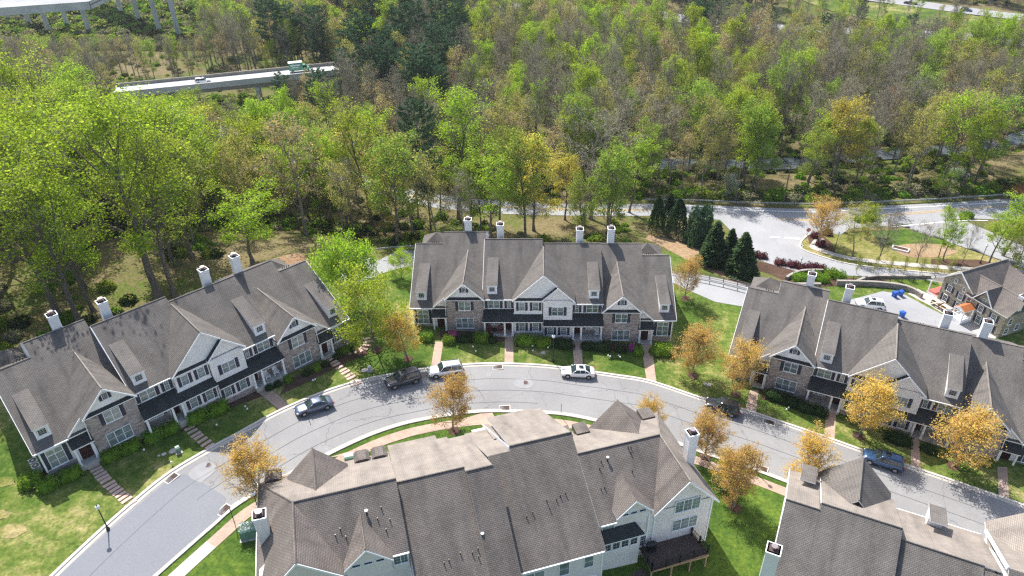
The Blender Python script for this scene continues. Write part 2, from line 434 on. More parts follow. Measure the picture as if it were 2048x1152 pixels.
# ---------------------------------------------------------------- terrain
def axis(segs):
    a = []
    for lo, hi, st in segs: a += list(np.arange(lo, hi, st))
    return a + [segs[-1][1]]
xs = axis([(-2500, -700, 300), (-700, -250, 30), (-250, -130, 8), (-130, 130, 2), (130, 280, 5), (280, 700, 30), (700, 2500, 300)])
ys = axis([(-400, 20, 30), (20, 230, 2), (230, 420, 6), (420, 900, 40), (900, 4000, 400)])
vv = [(x, y, T(x, y)) for y in ys for x in xs]; nx = len(xs)
ff = [(j * nx + i, j * nx + i + 1, (j + 1) * nx + i + 1, (j + 1) * nx + i) for j in range(len(ys) - 1) for i in range(nx - 1)]
me = bpy.data.meshes.new('ground'); me.from_pydata(vv, [], ff); me.materials.append(MATS['forest_floor']); me.polygons.foreach_set('use_smooth', [True] * len(ff))
tag(link('ground', me), kind='structure')

def pt(p, off=0.0):
    """a layout point: ('p', px, py) from the photograph, or plain (x, y)"""
    if len(p) == 3 and p[0] == 'p': q = G(p[1], p[2]); return (q.x, q.y)
    return (p[0], p[1])
def px(*a): return [pt(('p', a[i], a[i + 1])) for i in range(0, len(a), 2)]
def smooth(pts, closed=False, n=6):
    out = []; L = len(pts)
    rngi = range(L if closed else L - 1)
    g = lambda i: Vector(pts[i % L]) if closed else Vector(pts[max(0, min(L - 1, i))])
    for i in rngi:
        a, b, c, d = g(i - 1), g(i), g(i + 1), g(i + 2)
        for k in range(n):
            t = k / n
            out.append(tuple(.5 * ((2 * b) + (c - a) * t + (2 * a - 5 * b + 4 * c - d) * t * t + (3 * b - a - 3 * c + d) * t ** 3)))
    if not closed: out.append(tuple(pts[-1]))
    return out
def sheet(name, pts, mat, off, kind='structure', parent=None, cell=2.5, label=None):
    """a polygon laid over the terrain"""
    bm = bmesh.new(); vs_ = [bm.verts.new((p[0], p[1], 0)) for p in pts]
    f = bm.faces.new(vs_)
    if f.normal.z < 0: pass
    bmesh.ops.triangulate(bm, faces=bm.faces[:], ngon_method='EAR_CLIP')
    for _ in range(7):
        ee = [e for e in bm.edges if e.calc_length() > cell]
        if not ee: break
        bmesh.ops.subdivide_edges(bm, edges=ee, cuts=1)
        bmesh.ops.triangulate(bm, faces=[q for q in bm.faces if len(q.verts) > 3])
    for v in bm.verts: v.co.z = T(v.co.x, v.co.y) + off
    bmesh.ops.recalc_face_normals(bm, faces=bm.faces[:])
    if sum(q.normal.z for q in bm.faces) < 0: bmesh.ops.reverse_faces(bm, faces=bm.faces[:])
    me = bpy.data.meshes.new(name); bm.to_mesh(me); bm.free(); me.materials.append(MATS[mat]); me.polygons.foreach_set('use_smooth', [True] * len(me.polygons))
    o = link(name, me, parent)
    if parent is None: o['kind'] = kind
    return o
def offset_line(pts, d):
    out = []
    for i in range(len(pts)):
        a = Vector(pts[max(0, i - 1)]); b = Vector(pts[min(len(pts) - 1, i + 1)]); t = (b - a).normalized()
        n = Vector((-t.y, t.x)); out.append((pts[i][0] + n.x * d, pts[i][1] + n.y * d))
    return out
def resample(pts, step):
    out = [pts[0]]; acc = 0
    for a, b in zip(pts[:-1], pts[1:]):
        L = math.dist(a, b); t = step - acc
        while t <= L:
            out.append((a[0] + (b[0] - a[0]) * t / L, a[1] + (b[1] - a[1]) * t / L)); t += step
        acc = (acc + L) % step
    out.append(pts[-1]); return out
def ribbon(name, pts, d0, d1, mat, off, h=0, kind='structure', parent=None, zf=None, link_it=True):
    """strip between two offsets of a line; h>0 gives it that height"""
    zf = zf or T
    a = offset_line(pts, d0); b = offset_line(pts, d1); mb = MB(); n = len(pts)
    if d1 < d0: a, b = b, a
    for i in range(n - 1):
        A, B, C, D = a[i], a[i + 1], b[i + 1], b[i]
        q = [(p[0], p[1], zf(p[0], p[1]) + off + h) for p in (A, B, C, D)]
        mb.poly(q, mat)
        if h:
            lo = [(x, y, z - h - .15) for x, y, z in q]
            mb.poly([q[0], lo[0], lo[1], q[1]], mat); mb.poly([q[2], lo[2], lo[3], q[3]], mat)
            if i == 0: mb.poly([q[3], lo[3], lo[0], q[0]], mat)
            if i == n - 2: mb.poly([q[1], lo[1], lo[2], q[2]], mat)
    me = mb.mesh(name, uv=False)
    o = link(name, me, parent)
    if parent is None: o['kind'] = kind
    return o

# the court road: outer kerb (house side) and inner kerb
outer = smooth(px(20, 1240, 95, 1165, 165, 1098, 240, 1030, 330, 955, 405, 908, 480, 867, 555, 826, 640, 789, 700, 769, 760, 755, 860, 738, 935, 731, 1000, 729, 1090, 733, 1150, 741, 1230, 752, 1300, 764, 1400, 797, 1490, 822, 1560, 845, 1650, 876, 1740, 908, 1850, 945, 1950, 979, 2050, 1014, 2200, 1070), n=5)
inner = smooth(px(215, 1240, 310, 1152, 365, 1103, 420, 1055, 480, 1005, 590, 943, 700, 887, 775, 857, 850, 838, 960, 823, 1060, 824, 1130, 829, 1200, 843, 1300, 868, 1420, 910, 1500, 936, 1570, 962, 1680, 1005, 1800, 1050, 1950, 1105, 2100, 1160), n=5)
sheet('court_road', outer + inner[::-1], 'asphalt_old', .05)
sheet('new_asphalt_patch', px(25, 1240, 170, 1105, 335, 962, 360, 950, 372, 949, 398, 962, 452, 995, 445, 1030, 310, 1148, 220, 1232), 'asphalt_new', .07, cell=2)
ribbon('kerb', outer, .0, .32, 'kerb_concrete', .04, .12)
ribbon('kerb', outer, -.45, 0, 'concrete', .065)
ribbon('kerb', inner, -.32, .0, 'kerb_concrete', .04, .12)
ribbon('kerb', inner, 0, .35, 'concrete', .065)
# lawns of the court: one big sheet on the house side and one on the near side
sheet('lawn', outer[::-1] + px(-60, 1240) + [(-110, 48), (-92, 58), (-76, 68), (-66, 78), (-54, 90), (-44, 101), (-38, 104), (-27, 103), (-20, 104), (-14, 112), (-5, 115), (10, 118), (22, 119), (30, 118), (38, 112), (46, 106), (52, 104), (60, 108), (75, 108), (92, 96), (110, 80), (120, 50)], 'lawn', .02)
sheet('near_lawn', inner + [(95, 20), (40, 12), (0, 15), (-30, 20), (-50, 30)], 'lawn_green', .02)

for d, i0, i1 in ((-3.2, 3, 400), (-5.6, 20, 400), (-8.0, 30, 70)):
    ribbon('asphalt_seam', outer[i0:i1], d, d + .045, 'seam', .082)
# ---------------------------------------------------------------- walks, beds, drives, far roads
wk = inner[2:]
ribbon('paver_walk', resample(inner[12:], 1.5), -2.5, -1.1, 'paver', .06)
ribbon('concrete_walk', resample(inner[:14], 1.5), -2.5, -1.1, 'concrete', .065)
sheet('paver_walk', px(820, 868, 960, 828, 985, 826, 1000, 862, 985, 872, 958, 846, 845, 866, 700, 912, 660, 915), 'paver', .075)
def walk(a0, a1, b1, b0, mat='paver'): sheet('front_walk', px(*a0, *a1, *b1, *b0), mat, .07)
walk((870, 684), (862, 736), (879, 735), (887, 684)); walk((1010, 672), (1009, 728), (1027, 729), (1027, 672)); walk((1144, 680), (1149, 738), (1166, 741), (1163, 680))
walk((1282, 690), (1293, 761), (1313, 766), (1303, 690)); walk((512, 782), (560, 822), (581, 812), (538, 775)); walk((1500, 780), (1490, 820), (1512, 828), (1517, 782))
walk((1652, 826), (1648, 874), (1669, 881), (1672, 826)); walk((1820, 873), (1822, 934), (1841, 940), (1838, 870)); walk((1994, 934), (1997, 992), (2018, 1000), (2014, 935))
# stepping stone paths: every slab a part
def step_path(label, pts, n, wpx=1.35):
    line = resample(smooth(px(*pts)), .2); th = thing('stepping_stone_path', label, 'garden path', (line[0][0], line[0][1], T(*line[0])))
    mb = MB().box(-.62, .62, -.22, .22, -.05, .06, 'step_stone'); me = mb.mesh('step_stone')
    tot = len(line) - 1
    for k in range(n):
        i = int(tot * k / (n - 1)); a = line[max(0, i - 1)]; b = line[min(tot, i + 1)]; p = line[i]
        o = link('step_stone', me, th, (p[0] - line[0][0], p[1] - line[0][1], T(*p) + .05 - T(*line[0])), math.atan2(b[1] - a[1], b[0] - a[0]) - math.pi / 2 + random.uniform(-.05, .05), (random.uniform(.9, 1.08), random.uniform(.85, 1.05), 1))
    return th
step_path('pinkish stepping stone path from the leftmost stone house porch down to the new asphalt', (184, 928, 215, 965, 262, 1008), 15)
step_path('short stepping stone path between clipped hedges at the second porch of the left row', (368, 845, 390, 868, 420, 893), 9)
step_path('stepping stone path curving from the right end porch of the left row to the kerb', (655, 716, 690, 744, 714, 768), 11)
step_path('curving stepping stones round the right end wall of the left row', (690, 705, 722, 700, 734, 690, 732, 678), 8)
sheet('mulch_bed', px(575, 762, 650, 725, 700, 700, 740, 690, 735, 710, 700, 722, 640, 752, 590, 776, 560, 790), 'mulch', .05)
for b in ((180, 905, 290, 875, 300, 890, 190, 925), (50, 950, 165, 915, 180, 935, 60, 985), (285, 870, 400, 820, 410, 845, 300, 890), (440, 808, 540, 772, 548, 785, 450, 820), (880, 662, 1010, 668, 1010, 684, 880, 680), (1030, 676, 1143, 678, 1143, 696, 1030, 694), (1165, 680, 1285, 690, 1285, 705, 1165, 698), (1520, 770, 1650, 805, 1650, 830, 1520, 798)):
    sheet('mulch_bed', px(*b), 'mulch', .045)
# mulch rings under street trees are made with the trees
# rear drive between the centre and right rows, and behind the left
sheet('rear_drive', px(690, 508, 760, 520, 800, 500, 870, 505, 870, 520, 830, 530, 770, 545, 735, 560, 700, 580, 680, 560), 'asphalt_far', .05)
sheet('rear_drive', px(1300, 512, 1345, 545, 1400, 550, 1480, 565, 1540, 580, 1640, 590, 1640, 640, 1500, 616, 1430, 604, 1370, 578, 1335, 560, 1290, 540), 'asphalt_far', .05)
sheet('parking_court', px(1700, 600, 1765, 583, 1810, 590, 1850, 612, 1905, 640, 1960, 665, 1960, 700, 1880, 690, 1700, 640), 'asphalt_far', .06)
sheet('stone_house_walk', px(1835, 578, 1870, 595, 1930, 630, 1995, 672, 1985, 684, 1960, 672, 1905, 640, 1860, 612, 1815, 588), 'concrete', .07)
# main road behind: far edge and near edge in photograph pixels
farE = px(255, 205, 330, 222, 420, 240, 520, 272, 640, 315, 760, 362, 880, 390, 1000, 402, 1130, 408, 1300, 408, 1480, 414, 1620, 418, 1750, 413, 1870, 407, 1985, 400, 2150, 390)
nearE = px(2150, 442, 2010, 440, 1930, 437, 1850, 445, 1740, 455, 1700, 458)
nearM = px(1680, 470, 1640, 462, 1618, 470, 1604, 484, 1605, 498, 1640, 512, 1700, 528, 1800, 540, 1950, 552, 2060, 556, 2150, 560, 2150, 600, 2060, 575, 1990, 580, 1850, 560, 1700, 552, 1600, 545, 1540, 528, 1500, 515, 1480, 480, 1440, 440, 1360, 436)
nearL = px(1300, 432, 1150, 432, 1000, 428, 880, 418, 750, 390, 630, 342, 500, 295, 400, 262, 320, 245, 245, 222)
sheet('main_road', smooth(farE, n=3) + nearE + nearM + nearL, 'asphalt_far', .06, cell=5)
sheet('slip_road', px(1800, 452, 1870, 452, 1940, 478, 2000, 506, 2060, 535, 2110, 560, 2150, 540, 2060, 500, 1990, 468, 1935, 445, 1870, 440), 'asphalt_far', .075)
ribbon('road_marking', resample(px(1370, 411, 1480, 421, 1620, 425, 1750, 419, 1985, 407, 2120, 398), 3), -.14, .14, 'paint_white', .1)
ribbon('road_marking', resample(px(1780, 455, 1850, 448, 1930, 441, 1975, 442), 3), -.12, .12, 'paint_white', .1)
for d in (-.35, .2):
    ribbon('road_marking', resample(px(1560, 439, 1620, 441, 1760, 432, 1850, 425, 1985, 414, 2120, 408), 3), d, d + .12, 'paint_yellow', .1)
    ribbon('road_marking', resample(smooth(px(560, 300, 650, 338, 760, 378, 880, 404, 1000, 414, 1130, 419, 1300, 420)), 3), d, d + .14, 'paint_yellow', .1)
for a in ((1540, 474, 1560, 475, 1560, 477, 1540, 476), (1568, 475, 1600, 477, 1600, 480, 1568, 478)): sheet('road_marking', px(*a), 'paint_white', .1)
sheet('traffic_island', px(1720, 437, 1735, 430, 1750, 432, 1757, 439, 1745, 444, 1728, 444), 'lawn_green', .2)
sheet('traffic_island', px(1915, 431, 1935, 426, 1950, 431, 1940, 438, 1920, 440), 'lawn_green', .2)
# corner island with its walk
isl = smooth(px(1618, 470, 1604, 484, 1605, 498, 1640, 512, 1700, 528, 1800, 540, 1950, 552, 2060, 556), n=4)
sheet('corner_lawn', isl + px(2150, 560, 2110, 545, 2040, 535, 1990, 506, 1930, 475, 1870, 455, 1800, 457, 1740, 462, 1700, 470, 1660, 466), 'lawn_dry', .03, cell=4)
sheet('corner_lawn_green', px(1742, 464, 1800, 459, 1870, 458, 1925, 478, 1925, 488, 1880, 488, 1800, 492, 1765, 490), 'lawn_green', .05)
sheet('bare_patch', smooth(px(1788, 496, 1810, 489, 1860, 488, 1905, 495, 1915, 505, 1880, 514, 1830, 516, 1800, 508), True), 'bare_earth', .06)
sheet('mulch_bed', px(1612, 468, 1640, 466, 1662, 485, 1672, 505, 1650, 510, 1622, 494), 'mulch', .06)
sheet('mulch_bed', px(1862, 518, 1960, 520, 2040, 540, 2040, 552, 1960, 545, 1862, 533), 'mulch', .06)
ribbon('kerb', isl, -.3, .0, 'kerb_concrete', .05, .12)
ribbon('corner_walk', resample(isl, 2), 1.6, 3.1, 'concrete', .08)
sheet('mulch_bed', px(1500, 520, 1540, 528, 1600, 545, 1700, 556, 1780, 560, 1780, 572, 1700, 570, 1640, 575, 1590, 572, 1540, 548, 1490, 535), 'mulch', .05)
sheet('terrace_lawn', px(1745, 566, 1800, 558, 1870, 556, 1880, 575, 1850, 585, 1820, 570, 1790, 563), 'lawn_green', .06)
sheet('mulch_bed', px(1300, 468, 1380, 490, 1440, 530, 1500, 570, 1480, 570, 1400, 535, 1330, 497, 1290, 478), 'bare_earth', .05)
sheet('bare_patch', px(505, 545, 540, 520, 600, 505, 618, 520, 612, 545, 560, 560, 520, 560), 'bare_earth', .05)
for c, r_ in (((6, 964), 1.0), ((24, 1062), 1.1), ((0, 1030), .8)):
    q = G(*c); sheet('bare_patch', [(q.x + r_ * math.cos(t) * random.uniform(1.1, 1.6), q.y + r_ * random.uniform(.6, .9) * math.sin(t)) for t in np.arange(0, 6.2, .4)], 'lawn_dry', .04)
# creek
cr = resample(smooth(CREEK), 3); tag(ribbon('creek_water', cr, -3.2, 3.6, 'creek_water', 0, zf=lambda x, y: -7.75 - .95 * sst(67, 127, x) - .25 * sst(127, 165, x)), kind='structure')
# highways beyond the wood
def zroad(k): return lambda x, y: T(x, y) + k
hw = resample(px(640, 1, 860, 8, 1000, 13, 1150, 20, 1300, 27, 1400, 45, 1500, 55, 1620, 60, 1760, 66, 1900, 72, 2060, 88, 2200, 98), 6)
ribbon('highway', hw, -6, 6, 'asphalt_far', .35)
hw2 = resample(px(1600, -20, 1700, -8, 1790, 3, 1870, 14, 1960, 26, 2060, 38, 2200, 55), 6)
ribbon('highway', hw2, -6, 6, 'asphalt_far', .35)
sheet('highway_verge', px(1700, 3, 1790, 10, 1870, 21, 1960, 34, 2060, 47, 2200, 62, 2200, 88, 2060, 78, 1900, 60, 1790, 50, 1720, 36, 1650, 20, 1600, 0), 'lawn', .3, cell=12)

# ---------------------------------------------------------------- fixtures in the road
def grate(p, ang, label, w=1.35, d=.8, dark=False):
    q = G(*p); th = thing('storm_drain', label, 'storm drain', (q.x, q.y, q.z + .075), ang)
    mb = MB(); 
    for a in (((-w/2-.12, w/2+.12), (-d/2-.12, -d/2)), ((-w/2-.12, w/2+.12), (d/2, d/2+.12)), ((-w/2-.12, -w/2), (-d/2, d/2)), ((w/2, w/2+.12), (-d/2, d/2))):
        mb.box(a[0][0], a[0][1], a[1][0], a[1][1], -.1, .03, 'kerb_concrete')
    part('drain_frame', mb, th)
    mb = MB().box(-w/2, w/2, -d/2, d/2, -.1, -.02, 'rust_iron'); 
    for k in range(9): mb.box(-w/2 + .03 + k * w / 9, -w/2 + .09 + k * w / 9, -d/2, d/2, -.02, .022, 'rust_iron')
    for k in range(3): mb.box(-w/2, w/2, -d/2 + .1 + k * .28, -d/2 + .14 + k * .28, -.02, .018, 'rust_iron')
    part('drain_grate', mb, th)
def yaw_at(line, p):
    q = G(*p); i = min(range(1, len(line) - 1), key=lambda k: math.dist(line[k], (q.x, q.y))); a, b = line[i - 1], line[i + 1]
    return math.atan2(b[1] - a[1], b[0] - a[0])
for p, ln, lb in (((995, 735), outer, 'rusty storm drain at the kerb in front of the middle row'), ((1009, 817), inner, 'rusty storm drain at the inner kerb above the near building'), ((343, 957), outer, 'storm drain beside the edge of the new asphalt, below the left row'),
                  ((448, 1021), inner, 'storm drain at the inner kerb beside the thin sign post at lower left'), ((1538, 845), outer, 'storm drain behind the black SUV at the right row kerb'), ((1523, 938), inner, 'storm drain next to the globe lamp at the inner kerb')):
    grate(p, yaw_at(ln, p), lb)
grate((1601, 492), .9, 'small dark drain at the entrance kerb corner', .9, .6)
def disc(name, p, r_, label, cat, mat, ring='patch_grey'):
    q = G(*p); th = thing(name, label, cat, (q.x, q.y, q.z + .085))
    n = 20; mb = MB(); mb.tube([(0, 0, -.05), (0, 0, .0)], r_, mat, n); part('lid', mb, th); mb = MB(); mb.tube([(0, 0, -.05), (0, 0, -.006)], r_ * 1.3, ring, n); part('collar', mb, th)
disc('manhole', (1050, 766), .42, 'manhole cover in the middle of the road before the centre row', 'manhole', 'rust_iron'); disc('manhole', (415, 931), .38, 'manhole cover in the pale patch near the left row', 'manhole', 'rust_iron')
disc('manhole', (1401, 840), .4, 'faint manhole cover left of the black SUV', 'manhole', 'rust_iron', 'asphalt_new')
sheet('pale_patch', smooth(px(1030, 760, 1050, 757, 1068, 764, 1062, 776, 1040, 777, 1028, 770), True, 3), 'patch_grey', .072, cell=1)
sheet('pale_patch', smooth(px(376, 950, 398, 930, 418, 925, 432, 933, 428, 946, 410, 960, 400, 966), True, 3), 'patch_grey', .078, cell=1)
# ---------------------------------------------------------------- house parts
WIN = {}
def window(parent, x, y, z, w, h, cols=1, gx=2, gy=3, yaw=0., gm='glass', transom=0, sub=False, deep=.07):
    """window with its lower middle on the wall plane; faces -y when yaw is 0"""
    if gm == 'glass': gm = random.choice(('glass', 'glass', 'glass_b', 'glass_c'))
    key = (round(w, 2), round(h, 2), cols, gx, gy, gm, transom, sub)
    if key not in WIN:
        f = MB(); g = MB(); b = .06 if w > .8 else .045
        f.box(-w/2, w/2, -deep, .03, 0, b, 'white_trim'); f.box(-w/2, w/2, -deep, .03, h - b, h, 'white_trim')
        f.box(-w/2 - .03, w/2 + .03, -deep - .04, .03, -.06, -.002, 'white_trim')
        cw = w / cols
        for i in range(cols + 1):
            xc = -w/2 + i * cw; a, c = (xc, xc + b) if i == 0 else ((xc - b, xc) if i == cols else (xc - b * .6, xc + b * .6)); f.box(a, c, -deep + .002, .03, b, h - b, 'white_trim')
        top = h - transom if transom else h
        if transom: f.box(-w/2 + b, w/2 - b, -deep + .004, .03, top - .06, top + .04, 'white_trim')
        for i in range(cols):
            x0 = -w/2 + i * cw + b * .6; x1 = x0 + cw - b * 1.2
            for k in range(1, gx): xx = x0 + (x1 - x0) * k / gx; f.box(xx - .007, xx + .007, -.045, .01, b, h - b, 'white_trim')
            for k in range(1, gy): zz = b + (top - 2 * b) * k / gy; f.box(x0, x1, -.044, .01, zz - (.02 if k * 2 == gy else .007), zz + (.02 if k * 2 == gy else .007), 'white_trim')
            if not sub or True: g.box(x0, x1, -.03, .005, b * .9, h - b * .9, gm)
        WIN[key] = (f.mesh('window'), g.mesh('pane'))
    fm, gme = WIN[key]
    o = link('window', fm, parent, (x, y, z), yaw)
    link('pane', gme, o)
    return o
SH = {}
def shutter(parent, x, y, z, w, h, yaw=0., mat='navy'):
    key = (round(w, 2), round(h, 2), mat)
    if key not in SH:
        m = MB(); m.box(-w/2, w/2, -.045, 0, 0, h, mat)
        for a, b in ((.07, h/2 - .04), (h/2 + .04, h - .07)):
            n = max(3, int((b - a) / .11))
            for k in range(n): z0 = a + (b - a) * k / n; m.hexa([(-w/2 + .05, -.07, z0), (w/2 - .05, -.07, z0), (w/2 - .05, -.045, z0), (-w/2 + .05, -.045, z0), (-w/2 + .05, -.05, z0 + .07), (w/2 - .05, -.05, z0 + .07), (w/2 - .05, -.045, z0 + .07), (-w/2 + .05, -.045, z0 + .07)], mat)
        SH[key] = m.mesh('shutter')
    return link('shutter', SH[key], parent, (x, y, z), yaw)
def win_sh(parent, x, y, z, w, h, sw=.42, **k):
    window(parent, x, y, z, w, h, **k)
    for s in (-1, 1): shutter(parent, x + s * (w/2 + sw/2 + .03), y, z, sw, h)
def rakes(mb, uc, v, zr, slope, dl, dr, w=.24, t=.06, mat='white_trim'):
    for s, d in ((-1, dl), (1, dr)):
        a = (uc, v, zr); b = (uc + s * d, v, zr - slope * d)
        mb.prism([a, b, (b[0], v, b[2] - w), (uc, v, zr - w)], (0, -t, 0), mat)
def cross_gable(mb, uc, vf, vb, zr, slope, dl, dr, mat, vfl=None, vfr=None, off=0.02):
    """two slopes running back from a front gable"""
    for s, d, v0 in ((-1, dl, vfl or vf), (1, dr, vfr or vf)):
        mb.slab([(uc, v0, zr + off), (uc + s * d, v0, zr - slope * d + off), (uc + s * d, vb, zr - slope * d + off), (uc, vb, zr + off)], mat)
def ridge_cap(mb, a, b, mat='shingle_pale_lit', r=.09): mb.tube([a, b], r, mat, 5)
def chimney(parent, u, v, z0, z1, w=1.0):
    m = MB(); m.box(u - w/2, u + w/2, v - w/2, v + w/2, z0, z1, 'siding')
    for sx in (-1, 1):
        for sy in (-1, 1): m.box(u + sx * w/2 - sx * .07, u + sx * w/2 + sx * .02, v + sy * w/2 - sy * .07, v + sy * w/2 + sy * .02, z0, z1 - .02, 'white_trim')
    m.box(u - w/2 - .06, u + w/2 + .06, v - w/2 - .06, v + w/2 + .06, z1 - .38, z1 - .16, 'white_trim')
    m.box(u - w/2 - .09, u + w/2 + .09, v - w/2 - .09, v + w/2 + .09, z1 - .16, z1, 'white_trim')
    c = part('chimney', m, parent)
    m = MB(); m.box(u - w*.36, u + w*.36, v - w*.36, v + w*.36, z1, z1 + .05, 'rust_iron'); m.tube([(u, v, z1), (u, v, z1 + .32)], .2, 'flue', 10); m.tube([(u, v, z1 + .36), (u, v, z1 + .42)], .3, 'flue', 10)
    part('flue_cap', m, c)
def vent(parent, u, v, z, h=.35, r=.06, mat='black_metal', big=False):
    m = MB(); m.tube([(u, v, z - .3), (u, v, z + h)], r, mat, 7)
    if big: m.tube([(u, v, z + h), (u, v, z + h + .15)], r * 1.9, 'galv', 8)
    part('vent_pipe', m, parent)
def door(parent, x, y, z, w=1.0, h=2.15, yaw=0., mat='door_wood'):
    m = MB(); m.box(-w/2 - .12, w/2 + .12, -.03, .05, 0, h + .12, 'white_trim'); d = link('door_frame', m.mesh('door_frame'), parent, (x, y, z), yaw)
    m = MB(); m.box(-w/2, w/2, -.07, -.028, .02, h, mat)
    for i in (-1, 1):
        for k in range(3): m.box(i * w/4 - w*.16, i * w/4 + w*.16, -.085, -.065, .2 + k * .66, .72 + k * .66, mat)
    m.box(w*.38, w*.42, -.12, -.07, 1.0, 1.08, 'galv')
    link('door', m.mesh('door'), d)
DOW = {}
def town_row(label, ox, oy, oz, yaw, s1, s2, s3, tag_no, lean=()):
    root = thing('townhouse_row', label, 'townhouses', (ox, oy, oz), yaw)
    zA, zB = 0., -s1; zC = zB - s2; zD = zC - s3
    DW = .16
    for sgn, zE, zM in ((1, zA, zB), (-1, zD, zC)):
        U = lambda u: sgn * u
        X = lambda mb, pts, w, mat: mb.prism([(U(pts_[0]), pts_[1], pts_[2]) for pts_ in pts], (sgn * w, 0, 0), mat)
        E = lambda v: zE + 3.98 + .535 * (v - .45)          # end unit roof plane
        Mp = lambda v: zM + 5.95 + .585 * (v - .7)          # middle unit roof plane
        # ---- walls
        mb = MB()
        X(mb, [(-19.5, .75, zE - 2.5), (-19.5, .75, E(.75) - .18), (-19.5, 10.5, E(10.5) - .18), (-19.5, 17.5, E(3.5) - .18), (-19.5, 17.5, zE - 2.5)], 3.81, 'siding')
        X(mb, [(-15.68, .76, zE - 2.5), (-15.68, .76, E(.76) - .18), (-15.68, 12.45, E(12.45) - .18), (-15.68, 17.45, E(7.5) - .18), (-15.68, 17.45, zE - 2.5)], 6.75, 'siding')
        mb.box(U(-19.42), U(-16.45), .70, .80, zE - 1.5, zE + .78, 'stone_veneer')
        mb.box(U(-19.55), U(-19.36), .69, .9, zE + .75, zE + 3.85, 'white_trim')
        part('end_unit_wall', mb, root)
        mb = MB()
        X(mb, [(-8.9, 1.0, zM - 2.5), (-8.9, 1.0, Mp(1.0) - .18), (-8.9, 9.5, Mp(9.5) - .18), (-8.9, 17.4, Mp(1.6) - .18), (-8.9, 17.4, zM - 2.5)], 8.86, 'siding')
        part('middle_unit_wall', mb, root)
        # ---- stone bay with its gable
        mb = MB(); mb.box(U(-14.3), U(-8.95), 0, 1.6, zE - 1.5, zE + 5.74, 'stone_veneer'); part('stone_bay', mb, root)
        mb = MB(); mb.prism([(U(-14.42), .03, zE + 5.76), (U(-8.84), .03, zE + 5.76), (U(-11.63), .03, zE + 8.42)], (0, .9, 0), 'siding')
        mb.prism([(U(-16.3), .72, zE + 3.2), (U(-14.1), .72, zE + 3.2), (U(-14.1), .72, zE + 6.1), (U(-16.3), .72, zE + 4.05)], (0, .5, 0), 'siding')
        part('gable_wall', mb, root)
        mb = MB(); mb.slab([(U(-14.55), -.34, zE + 5.84), (U(-8.71), -.34, zE + 5.84), (U(-9.1), .03, zE + 6.16), (U(-14.16), .03, zE + 6.16)], 'shingle_dark', t=.10); part('pent_roof', mb, root)
        # ---- end unit roof
        mb = MB(); ve = -0 + .4
        for (u0, u1, vr) in ((-19.95, -15.66, 10.5), (-15.66, -8.92, 12.45)):
            mb.slab([(U(u0), ve, E(ve)), (U(u1), ve, E(ve)), (U(u1), vr, E(vr)), (U(u0), vr, E(vr))], 'shingle')
            vb = 18.0; zb = E(vr) - .535 * (vb - vr)
            mb.slab([(U(u0), vr, E(vr)), (U(u1), vr, E(vr)), (U(u1), vb, zb), (U(u0), vb, zb)], 'shingle')
            ridge_cap(mb, (U(u0), vr, E(vr) + .0), (U(u1), vr, E(vr) + .0))
        cross_gable(mb, U(-11.63), -.38, 9.7, zE + 8.74, .955, 2.95, 2.95, 'shingle')
        dl = 4.78
        a = [(U(-11.63 - 2.94), .35), (U(-11.63 - dl), .35), (U(-11.63 - dl), 9.0), (U(-11.63 - 2.94), 9.0)]
        mb.slab([(p[0], p[1], zE + 8.76 - .955 * (abs(p[0] - U(-11.63)))) for p in a], 'shingle')
        ridge_cap(mb, (U(-11.63), -.38, zE + 8.76), (U(-11.63), 9.5, zE + 8.76))
        # rear hipped wing
        hx, hz = U(-17.6), zE + 7.5
        for q in (((U(-20.2), 15.6), (U(-15.2), 15.6)), ((U(-15.2), 15.6), (U(-15.2), 20.2)), ((U(-15.2), 20.2), (U(-20.2), 20.2)), ((U(-20.2), 20.2), (U(-20.2), 15.6))):
            mb.slab([(q[0][0], q[0][1], hz - 1.9), (q[1][0], q[1][1], hz - 1.9), (hx, 17.8, hz)], 'shingle')
        roof = part('roof', mb, root)
        mb = MB(); mb.box(U(-20.0), U(-15.4), 15.8, 20.0, zE - 2.5, hz - 2.0, 'siding'); part('rear_wing_wall', mb, root)
        # ---- middle unit roof
        mb = MB(); vr = 9.5
        mb.slab([(U(-8.98), .5, Mp(.5)), (U(-.02), .5, Mp(.5)), (U(-.02), vr, Mp(vr)), (U(-8.98), vr, Mp(vr))], 'shingle')
        mb.slab([(U(-8.98), vr, Mp(vr)), (U(-.02), vr, Mp(vr)), (U(-.02), 18, Mp(1.0)), (U(-8.98), 18, Mp(1.0))], 'shingle')
        ridge_cap(mb, (U(-8.98), vr, Mp(vr)), (U(-.02), vr, Mp(vr)))
        roof2 = part('roof', mb, root)
        # wall of the step between the two roofs and its white rake
        mb = MB(); zz = lambda v: Mp(v)
        if sgn == 1: mb.prism([(U(-8.99), .5, Mp(.5) - .02), (U(-8.99), 9.5, Mp(9.5) - .02), (U(-8.99), 9.5, Mp(9.5) - .26), (U(-8.99), .5, Mp(.5) - .26)], (-sgn * .05, 0, 0), 'white_trim')
        mb.prism([(U(-19.96), .4, E(.4) - .01), (U(-19.96), 10.5, E(10.5) - .01), (U(-19.96), 10.5, E(10.5) - .24), (U(-19.96), .4, E(.4) - .24)], (-sgn * .05, 0, 0), 'white_trim')
        rakes(mb, U(-11.63), -.38, zE + 8.74, .955, 2.97, 2.97)
        mb.prism([(U(-14.6), .33, zE + 5.93), (U(-16.42), .33, zE + 4.19), (U(-16.42), .33, zE + 3.97), (U(-14.6), .33, zE + 5.7)], (0, -.05, 0), 'white_trim')
